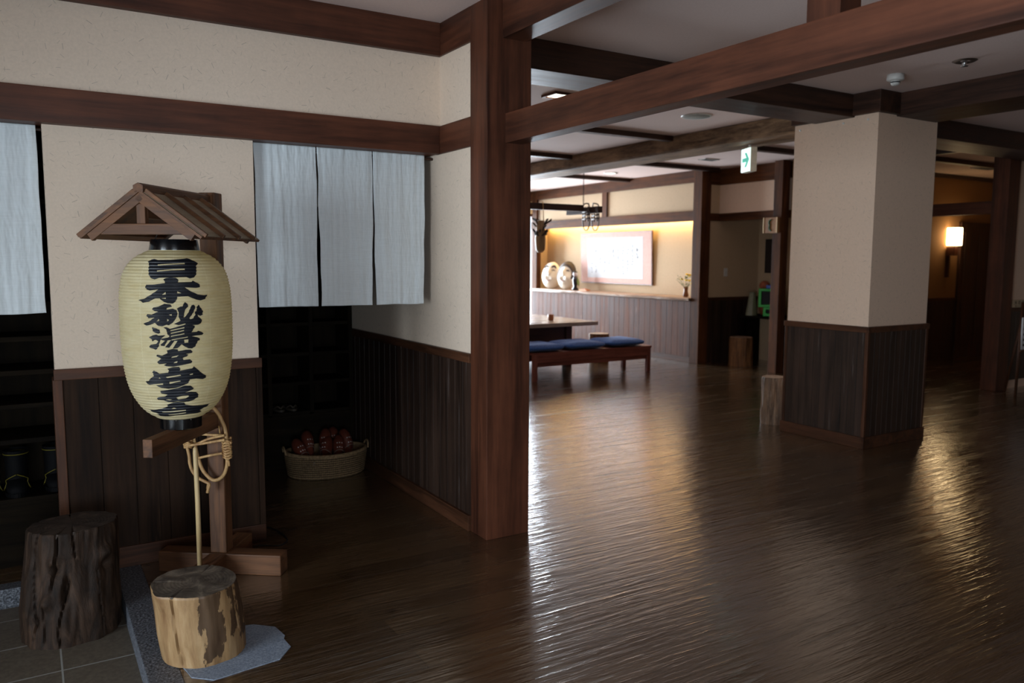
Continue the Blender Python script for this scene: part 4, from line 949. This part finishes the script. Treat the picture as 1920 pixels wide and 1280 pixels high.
# bench, cushions
bn = thing('wooden_bench', 'low red brown wooden bench with blue cushions in the hall', 'bench', (6.22, 8.43, 0))
BNW = wood3('bench_wood', (104, 52, 44), (156, 92, 78), rough=.4)
B(-.95, .95, -.29, .29, .325, .355, bev=.004).done('seat', BNW['X'], bn)
for y in (-.288, .262): B(-.885, .885, y, y+.026, .232, .325, bev=.003).done('apron', BNW['X'], bn)
for y in (-.265, .24): B(-.88, .88, y, y+.022, .178, .232).done('rail', BNW['X'], bn)
for x in (-.94, .885):
    for y in (-.285, .23): B(x, x+.055, y, y+.055, 0, .325, bev=.004).done('leg', BNW['Z'], bn)
BLU = Mat('indigo_cloth'); nz = BLU.noise(BLU.coords(), 90, 4); BLU.set(color=BLU.ramp(nz, [(.3, srgb(34, 68, 138)), (.7, srgb(76, 120, 190))]), rough=.9, spec=.15, sheen=.15); BLU.bump(nz, .4, .004)
def cushion(label, x, y, rz):
    def f(u, v):
        a = 2*math.pi*u; b = -math.pi/2+math.pi*v
        e = .35; sg = lambda k, p: math.copysign(abs(k)**p, k)
        x_ = .312*sg(math.cos(b), .35)*sg(math.cos(a), e); y_ = .285*sg(math.cos(b), .35)*sg(math.sin(a), e)
        rr = max(abs(x_)/.32, abs(y_)/.285)
        z_ = .05+.05*sg(math.sin(b), .8)*(1-.55*rr**4)
        if math.sin(b) < 0: z_ = max(z_, .0)
        return (x_, y_, z_+.006*noise.noise(Vector((x_*8, y_*8, x))))
    o = MB().grid(f, 56, 22, True).done('seat_cushion', BLU.m, None, True)
    o.location = (x, y, .358); o.rotation_euler = (0, 0, R(rz)); tagp(o, label, 'cushion', 'indigo cushions on the hall bench')
    return o
cushion('indigo cushion at the left end of the bench, cut by the post', 5.46, 8.41, 1)
cushion('indigo cushion in the middle of the bench', 6.12, 8.42, -1)
cushion('indigo cushion at the right end of the bench', 6.785, 8.42, 1)

# hearth table
tb = thing('hearth_table', 'thick-topped wooden hearth table behind the bench', 'table', (5.6, 10.1, 0))
TT = wood3('table_top', (150, 128, 108), (202, 184, 164), rough=.22, spec=.5)
t_ = MB(); t_.box(-1.1, 1.28, -1.15, -.45, .585, .64, bev=.006); t_.box(-1.1, 1.28, .45, 1.15, .585, .64, bev=.006); t_.box(-1.1, -.5, -.45, .45, .585, .64); t_.box(.6, 1.28, -.45, .45, .585, .64)
t_.done('tabletop', TT['X'], tb)
b_ = MB(); b_.box(-.85, .95, -.92, -.88, .12, .585); b_.box(-.85, .95, .88, .92, .12, .585); b_.box(-.85, -.81, -.88, .88, .12, .585); b_.box(.91, .95, -.88, .88, .12, .585)
b_.done('skirt', DARK['X'], tb)
for x in (-.9, .87):
    for y in (-.95, .85): B(x, x+.1, y, y+.1, 0, .585).done('leg', DARK['Z'], tb)
B(-.49, .59, -.44, .44, .5, .56).done('hearth_tray', plain('ash_grey', (120, 128, 124), .8), tb)
cu = thing('wooden_cup', 'small orange brown cup standing on the hearth table', 'cup', (6.36, 9.38, .6405))
MB().lathe([(.032, 0), (.04, .01), (.043, .085), (.037, .085), (.034, .015)], 20, capt=False).done('cup', plain('cup_glaze', (160, 96, 56), .4), cu, True)
def simple_log(name, label, loc, r_, h_, mats, seed, gr=None):
    def fn(th, t): return .012*noise.noise(Vector((math.cos(th)*3+seed, math.sin(th)*3, t*2)))+.007*noise.noise(Vector((math.cos(th)*14+seed, math.sin(th)*14, t*1.5)))
    o = stump(name, [(0, r_, r_, 0, 0), (h_*.5, r_*.985, r_*.985, 0, 0), (h_, r_*.97, r_*.97, 0, 0)], 96, fn, mats, nz=24)
    o.location = loc; return tagp(o, label, 'stool', gr)
BARK = wood('rough_bark', (72, 54, 42), (150, 120, 96), axis='Z', rough=.7, scale=26, stretch=.12, bump=.9, pale=(196, 188, 180), pale_at=.6)
BARK2 = wood('brown_bark', (84, 54, 32), (150, 106, 66), axis='Z', rough=.7, scale=26, stretch=.12, bump=.9)
EG = endgrain('log_cut_top', (120, 96, 76), (164, 138, 114), (196, 172, 148))
simple_log('log_stool', 'log stool between the hearth table and the counter', (7.21, 9.36, 0), .15, .42, [BARK2, EG], 4)
simple_log('log_stool', 'thin upright log stool with grey bark beside the pillar', (5.86, 4.96, 0), .105, .435, [BARK, EG], 9)
simple_log('log_stool', 'brown log stool in the dim side room', (8.73, 8.0, 0), .165, .41, [BARK2, EG], 14)

# frame hanging over the hearth
hf = thing('hearth_hanger', 'dark wooden beam rack hung by chains over the hearth table', 'hanger', (5.6, 9.3, 2.155))
B(-1.3, 1.22, -.04, .04, .035, .125, bev=.004).done('long_beam', DARK['X'], hf)
for x in (-1.1, 1.22): B(x, x+.08, -.38, .38, .0, .09, bev=.004).done('crosspiece', DARK['Y'], hf)
for x in (-1.06, 1.25):
    ch = MB(); z = .125
    while z < .652:
        a = len(ch.bm.verts)
        ch.tube([(x+(.009*math.cos(q) if int(z*100) % 2 else 0), (0 if int(z*100) % 2 else .009*math.cos(q)), z+.012+.016*math.sin(q)) for q in [k*math.pi/5 for k in range(10)]], .0028, 5, closed=True)
        z += .023
    ch.done('chain', DBLACK, hf)
hs = thing('cane_snowshoe', 'dark cane snowshoes hanging from the hearth rack end', 'snowshoe', (6.86, 9.12, 2.25))
DC = plain('dark_cane', (62, 40, 26), .5)
for k, (x, dy) in enumerate(((-.058, .045), (.062, -.01))):
    MB().tube(spline([(x, dy-.075, -.02), (x, dy-.08, -.2), (x, dy-.05, -.31), (x, dy+.02, -.33), (x, dy+.07, -.27), (x, dy+.08, -.1), (x, dy+.06, .03), (x*.4, dy, .045), (x, dy-.05, .03)], 6, True), .009, 8, closed=True).done('hoop', DC, hs, True)
    for z in (-.06, -.11, -.16): MB().tube([(x, dy-.085, z), (x, dy+.085, z-.015)], .012, 6).done('crossbar', DC, hs, True)
    for q in (-.035, .035): MB().tube([(x+.004, dy+q, .0), (x+.004, dy+q, -.21)], .010, 6).done('binding', DC, hs, True)
hb = thing('hanging_bundle', 'bundle of dried stalks with dark tips hung on the hearth rack', 'bundle', (6.12, 9.3, 1.58))
cr_ = MB().lathe([(.03, .02), (.065, .06), (.075, .2), (.06, .34), (.05, .46)], 18); cr_.done('stalk_bundle', wood('stalks', (130, 98, 64), (190, 156, 112), axis='Z', scale=30), hb, True)
rnd = random.Random(11)
TIP = plain('dark_husk', (58, 46, 36), .7)
for k in range(20):
    a = 2*math.pi*k/20+.3; l_ = rnd.uniform(.07, .15)
    p = Vector((.05*math.cos(a), .05*math.sin(a), rnd.uniform(.22, .44))); d = Vector((rnd.uniform(.3, 1.0)*math.cos(a), rnd.uniform(.3, 1.0)*math.sin(a), rnd.uniform(.5, .9))).normalized(); e_ = Vector((.02*math.sin(k*2.1), .02*math.cos(k*1.7), 0))
    MB().tube([p, p+d*l_*.4+e_*.4, p+d*l_*.75+e_, p+d*l_+e_*.3], [.006, .012, .016, .004], 7).done('dark_tip', TIP, hb, True)
m = MB(); m.tube(spline([(.02, -.045, .42), (.01, -.052, .6), (.0, -.05, .705), (0, 0, .715), (0, .05, .705), (.01, .052, .6), (.02, .045, .42)]), .006, 6); m.done('cord', CANE, hb, True)

# ceiling fixtures
WARM = (1, .78, .5)
dl = thing('downlight', 'round lit downlight in the hall ceiling', 'light', (7.61, 9.65, 2.81))
MB().lathe([(.075, -.001), (.105, -.004), (.105, -.010), (.075, -.010)], 32, capb=False, capt=False).done('trim_ring', WHITEP, dl, True)
MB().lathe([(.0, -.006), (.076, -.006)], 32, capb=False, capt=False).done('lens', glow('downlight_lens', (1, .9, .72), 6), dl)
pl = thing('ceiling_panel_light', 'small square lit ceiling light with brown frame', 'light', (3.69, 5.36, 2.81))
m = MB(); m.box(-.10, .10, -.10, -.082, -.02, 0); m.box(-.10, .10, .082, .10, -.02, 0); m.box(-.10, -.082, -.082, .082, -.02, 0); m.box(.082, .10, -.082, .082, -.02, 0)
m.done('frame', BEAM['X'], pl)
B(-.082, .082, -.082, .082, -.010, -.004).done('diffuser', glow('panel_diffuser', (1, .86, .66), 5), pl)
spk = thing('ceiling_speaker', 'round grey speaker in the hall ceiling', 'speaker', (5.29, 5.47, 2.81))
MB().lathe([(.0, -.016), (.10, -.014), (.122, -.008)], 40, capb=False, capt=False).done('grille', plain('speaker_grille', (150, 156, 152), .5), spk, True)
MB().lathe([(.122, -.008), (.132, -.010), (.138, -.001)], 40, capb=False, capt=False).done('rim', WHITEP, spk, True)
sd = thing('smoke_detector', 'white smoke detector on the ceiling near the pillar', 'detector', (5.312, 3.529, 2.81))
MB().lathe([(.058, 0), (.058, -.035), (.052, -.042), (.03, -.044)], 32).done('base', WHITEP, sd, True)
MB().lathe([(.03, -.044), (.032, -.056), (.024, -.072), (.0, -.074)], 28, capb=False, capt=False).done('sensor', WHITEP, sd, True)
MB().lathe([(.0325, -.050), (.0325, -.058)], 28, capb=False, capt=False).done('slot', DBLACK, sd)
sp_ = thing('sprinkler', 'chrome recessed sprinkler in the ceiling', 'sprinkler', (5.327, 3.051, 2.81))
MB().lathe([(.075, -.001), (.06, -.009), (.03, -.004)], 32, capb=False, capt=False).done('flange', METAL, sp_, True)
MB().lathe([(.014, 0), (.016, -.02), (.006, -.03), (.022, -.034), (.022, -.037)], 16).done('head', METAL, sp_, True)
def vent(label, loc, sx_, sy__, rz=0):
    t = thing('ceiling_vent', label, 'vent', loc, rz)
    m = MB(); 
    m.box(-sx_, sx_, -sy__, -sy__+.012, -.012, 0); m.box(-sx_, sx_, sy__-.012, sy__, -.012, 0); m.box(-sx_, -sx_+.012, -sy__, sy__, -.012, 0); m.box(sx_-.012, sx_, -sy__, sy__, -.012, 0)
    m.done('frame', WHITEP, t)
    for k in range(5):
        y = -sy__+.012+(2*sy__-.024)*(k+.5)/5
        B(-sx_+.012, sx_-.012, y-.004, y+.004, -.012, 0).done('slat', plain('vent_grey', (110, 112, 110), .5), t)
vent('small grey ceiling vent near the counter post', (7.66, 7.67, 2.81), .12, .07)
vent('dim ceiling vent in the corridor', (11.6, 6.25, 2.81), .22, .1)
# exit sign
ex = thing('exit_sign', 'lit green arrow exit sign hanging under the weathered beam', 'sign', (6.12, 5.63, 2.37), R(-112.8))
B(-.105, .105, .006, .07, 0, .235, bev=.004).done('housing', plain('sign_housing', (205, 200, 182), .5), ex)
B(-.10, .10, .0, .006, .006, .229).done('face', glow('exit_face', (.78, 1, .93), 1.0, (.8, .9, .85)), ex)
m = MB(); m.prism([(-.07, .098), (.02, .098), (-.02, .048), (.02, .048), (.078, .1175), (.02, .187), (-.02, .187), (.02, .137), (-.07, .137)], 0, .0015, M=Matrix.Rotation(R(90), 4, 'X'))
m.done('arrow', glow('exit_arrow', (.0, .6, .4), .45, (0, .4, .25)), ex)
MB().tube([(0, .04, .235), (0, .04, .272)], .012, 10).done('stem', WHITEP, ex)
# wooden sign at the side room
wsn = thing('wooden_sign', 'small wooden sign with green brush mark beside the side room', 'sign', (8.44, 7.30, 1.865))
B(0, .055, -.11, .11, 0, .205, bev=.004).done('board', wood('sign_board', (120, 78, 44), (176, 128, 80), axis='Z', scale=14), wsn)
m = MB(); m.tube(spline([(-.003, -.02, .17), (-.003, .012, .15), (-.003, .016, .115), (-.003, .005, .10)]), [.010]*19, 6) if False else m.tube(spline([(-.003, -.015, .175), (-.003, .014, .155), (-.003, .016, .118), (-.003, .0, .105)]), .010, 6)
m.tube(spline([(-.003, .006, .10), (-.003, .016, .075), (-.003, .01, .045), (-.003, -.02, .03)]), .010, 6)
m.done('brush_mark', plain('sign_green', (24, 84, 48), .6), wsn)
for y in (-.11, .11): B(-.006, .0, y-.008, y+.008, 0, .205).done('edge_strip', plain('sign_edge', (206, 176, 130), .5), wsn)
# side room furniture
sh = thing('wall_shelf', 'dark shelf along the back of the dim side room', 'shelf', (9.5, 7.66, 0))
B(-.46, 0, -.52, .72, .665, .70).done('board', CAB['Y'], sh)
for y in (-.5, .1, .7): B(-.40, 0, y-.015, y+.015, 0, .665).done('support', CAB['Z'], sh)
GRN = plain('green_plastic', (52, 190, 70), .4)
ty = thing('toy_kitchen', 'bright green plastic toy set on the side room shelf', 'toy', (9.2, 7.90, .70), R(-48))
def rframe(mb, x0, x1, z0, z1, w_, y0, y1):
    mb.box(x0, x1, y0, y1, z0, z0+w_, bev=.008); mb.box(x0, x1, y0, y1, z1-w_, z1, bev=.008); mb.box(x0, x0+w_, y0, y1, z0+w_*.6, z1-w_*.6, bev=.008); mb.box(x1-w_, x1, y0, y1, z0+w_*.6, z1-w_*.6, bev=.008)
m = MB(); rframe(m, -.17, .19, .13, .40, .04, -.06, .06); m.done('frame', GRN, ty)
m = MB(); rframe(m, -.10, .16, 0, .135, .04, -.05, .05); m.done('base_frame', GRN, ty)
B(-.14, .16, .0, .05, .16, .37).done('panel', DBLACK, ty)
B(-.07, .13, .0, .045, .03, .11).done('base_panel', DBLACK, ty)
bb_ = B(-.07, .07, -.05, .05, 0, .05, bev=.006).done('toy_box', plain('blue_plastic', (48, 92, 190), .4)); bb_.location = (9.18, 7.88, 1.102); bb_.rotation_euler = (0, 0, R(-48))
tagp(bb_, 'small blue box on top of the green toy set', 'box')
dm = thing('stuffed_toy', 'dull orange stuffed toy behind the green toy set', 'toy', (9.37, 8.17, .70))
MB().lathe([(.05, 0), (.075, .1), (.07, .25), (.05, .36)], 18).done('body', plain('dull_orange', (170, 92, 62), .8), dm, True)
MB().ball((0, 0, .43), .075).done('head', plain('orange_cloth', (180, 100, 70), .8), dm, True)
tb2 = MB().grid(lambda u, v: ((.10-.06*v)*math.cos(6.283*u)*(1+.15*math.sin(9*u*6.28/3)), (.07-.03*v)*math.sin(6.283*u), .34*v), 32, 8, True).done('toy_bag', plain('hazy_plastic', (120, 120, 96), .3), None, True)
tb2.location = (9.12, 8.17, .70); tagp(tb2, 'greyish plastic bag beside the green toy set', 'bag')
dk = thing('dark_picture', 'dark framed picture on the side room back wall', 'picture', (9.497, 8.16, 1.32))
B(-.025, 0, -.12, .11, 0, .5, bev=.003).done('frame', DBLACK, dk); B(-.028, -.025, -.10, .09, .02, .48).done('sheet', plain('dark_print', (44, 36, 34), .5), dk)
sw = thing('light_switch', 'white light switch on the side room wall', 'switch', (8.81, 8.42, 1.27))
B(-.036, .036, -.008, 0, 0, .12, bev=.003).done('plate', WHITEP, sw); B(-.018, .018, -.012, -.008, .035, .085, bev=.002).done('rocker', WHITEP, sw)
# corridor lamp
wlp = thing('wall_lamp', 'lit square paper wall lamp in the dark corridor', 'lamp', (12.04, 7.0, 1.73))
sh_ = Mat('lamp_paper'); sh_.set(color=(1, .9, .7, 1), em=(1, .74, .40, 1), emst=9.0, rough=.6)
MB().box(-.08, .08, -.19, -.03, .01, .28, bev=.01).done('shade', sh_.m, wlp)
B(-.045, .045, -.15, -.02, -.14, -.01, bev=.004).done('bracket', BEAM['Z'], wlp)
B(-.02, .02, -.05, -.0, -.47, -.06, bev=.004).done('backplate', RAIL['Z'], wlp)
# sign on the right dado
CRM = plain('cream_board', (200, 182, 150), .6); INKB = plain('sign_ink', (30, 24, 22), .6)
dsn = thing('direction_sign', 'cream sign with black characters on the right wall rail', 'sign', (9.845, 4.906, .966))
B(0, .62, 0, .02, 0, .088, bev=.003).done('board', CRM, dsn)
m = MB()
def bar(x0, z0, x1, z1, w_=.005):
    d = Vector((x1-x0, 0, z1-z0)); l_ = d.length; a = math.atan2(d.z, d.x)
    m.box(-.001, l_+.001, -.0015, .001, -w_/2, w_/2, M=Matrix.Translation((x0, 0, z0)) @ Matrix.Rotation(-a, 4, 'Y'))
ox = .055; bar(ox, .062, ox+.05, .062); bar(ox+.025, .078, ox+.024, .055); bar(ox+.024, .058, ox+.002, .034); bar(ox+.026, .058, ox+.05, .034)
ox = .135
for a in ((0, .074, .01, .068), (-.003, .060, .008, .055), (0, .036, .011, .048), (.028, .076, .018, .066), (.036, .076, .05, .066), (.034, .068, .014, .052), (.034, .068, .055, .052), (.022, .048, .046, .048), (.022, .034, .046, .034), (.022, .048, .022, .034), (.046, .048, .046, .034)): bar(ox+a[0], a[1], ox+a[2], a[3], .004)
ox = .215
for a in ((0, .06, .016, .06), (.008, .076, .008, .038), (0, .04, .016, .046), (.022, .076, .05, .076), (.022, .064, .05, .064), (.022, .076, .022, .064), (.05, .076, .05, .064), (.022, .070, .05, .070), (.018, .057, .055, .057), (.026, .05, .055, .05), (.055, .05, .05, .034), (.04, .05, .026, .036)): bar(ox+a[0], a[1], ox+a[2], a[3], .0035)
bar(.07, .016, .30, .016, .004); bar(.07, .016, .085, .024, .004); bar(.07, .016, .085, .008, .004)
m.done('characters', INKB, dsn)
# easel at the right edge
es = thing('sign_easel', 'wooden easel with a white board at the right picture edge', 'easel', (9.62, 4.60, 0))
for (a, b) in (((-.19, 0, 0), (-.12, .02, 1.05)), ((.25, 0, 0), (.16, .02, 1.05)), ((.03, .23, 0), (.02, .05, 1.05))):
    MB().tube([a, b], .016, 8).done('leg', RAIL['Z'], es, True)
B(-.17, .22, -.02, .012, .50, .52).done('ledge', RAIL['X'], es)
bo = B(-.155, .21, -.012, .003, .522, .88).done('board', PAP, es)
m = MB()
for k in range(5): m.box(-.13, .18, -.014, -.012, .56+k*.06, .585+k*.06)
m.done('printed_band', DBLACK, bo)
def spot(name, loc, power, color, size=1.9, r_=.06):
    l = bpy.data.lights.new(name, 'SPOT'); l.energy = power; l.color = color; l.spot_size = size; l.spot_blend = .6; l.shadow_soft_size = r_
    o = bpy.data.objects.new(name, l); COL.objects.link(o); o.location = loc; return o
def point(name, loc, power, color, r_=.05):
    l = bpy.data.lights.new(name, 'POINT'); l.energy = power; l.color = color; l.shadow_soft_size = r_
    o = bpy.data.objects.new(name, l); COL.objects.link(o); o.location = loc; return o
area('cove_strip', (8.685, 10.8, 2.13), (.30, 0, -1), 4.3, .03, 30, (1, .62, .22))
point('wall_lamp_glow', (12.04, 6.72, 1.95), 1.15, (1, .58, .2), .08)
spot('downlight_beam', (7.61, 9.65, 2.78), 25, (1, .85, .6))
spot('panel_beam', (3.69, 5.36, 2.77), 8, (1, .85, .62))
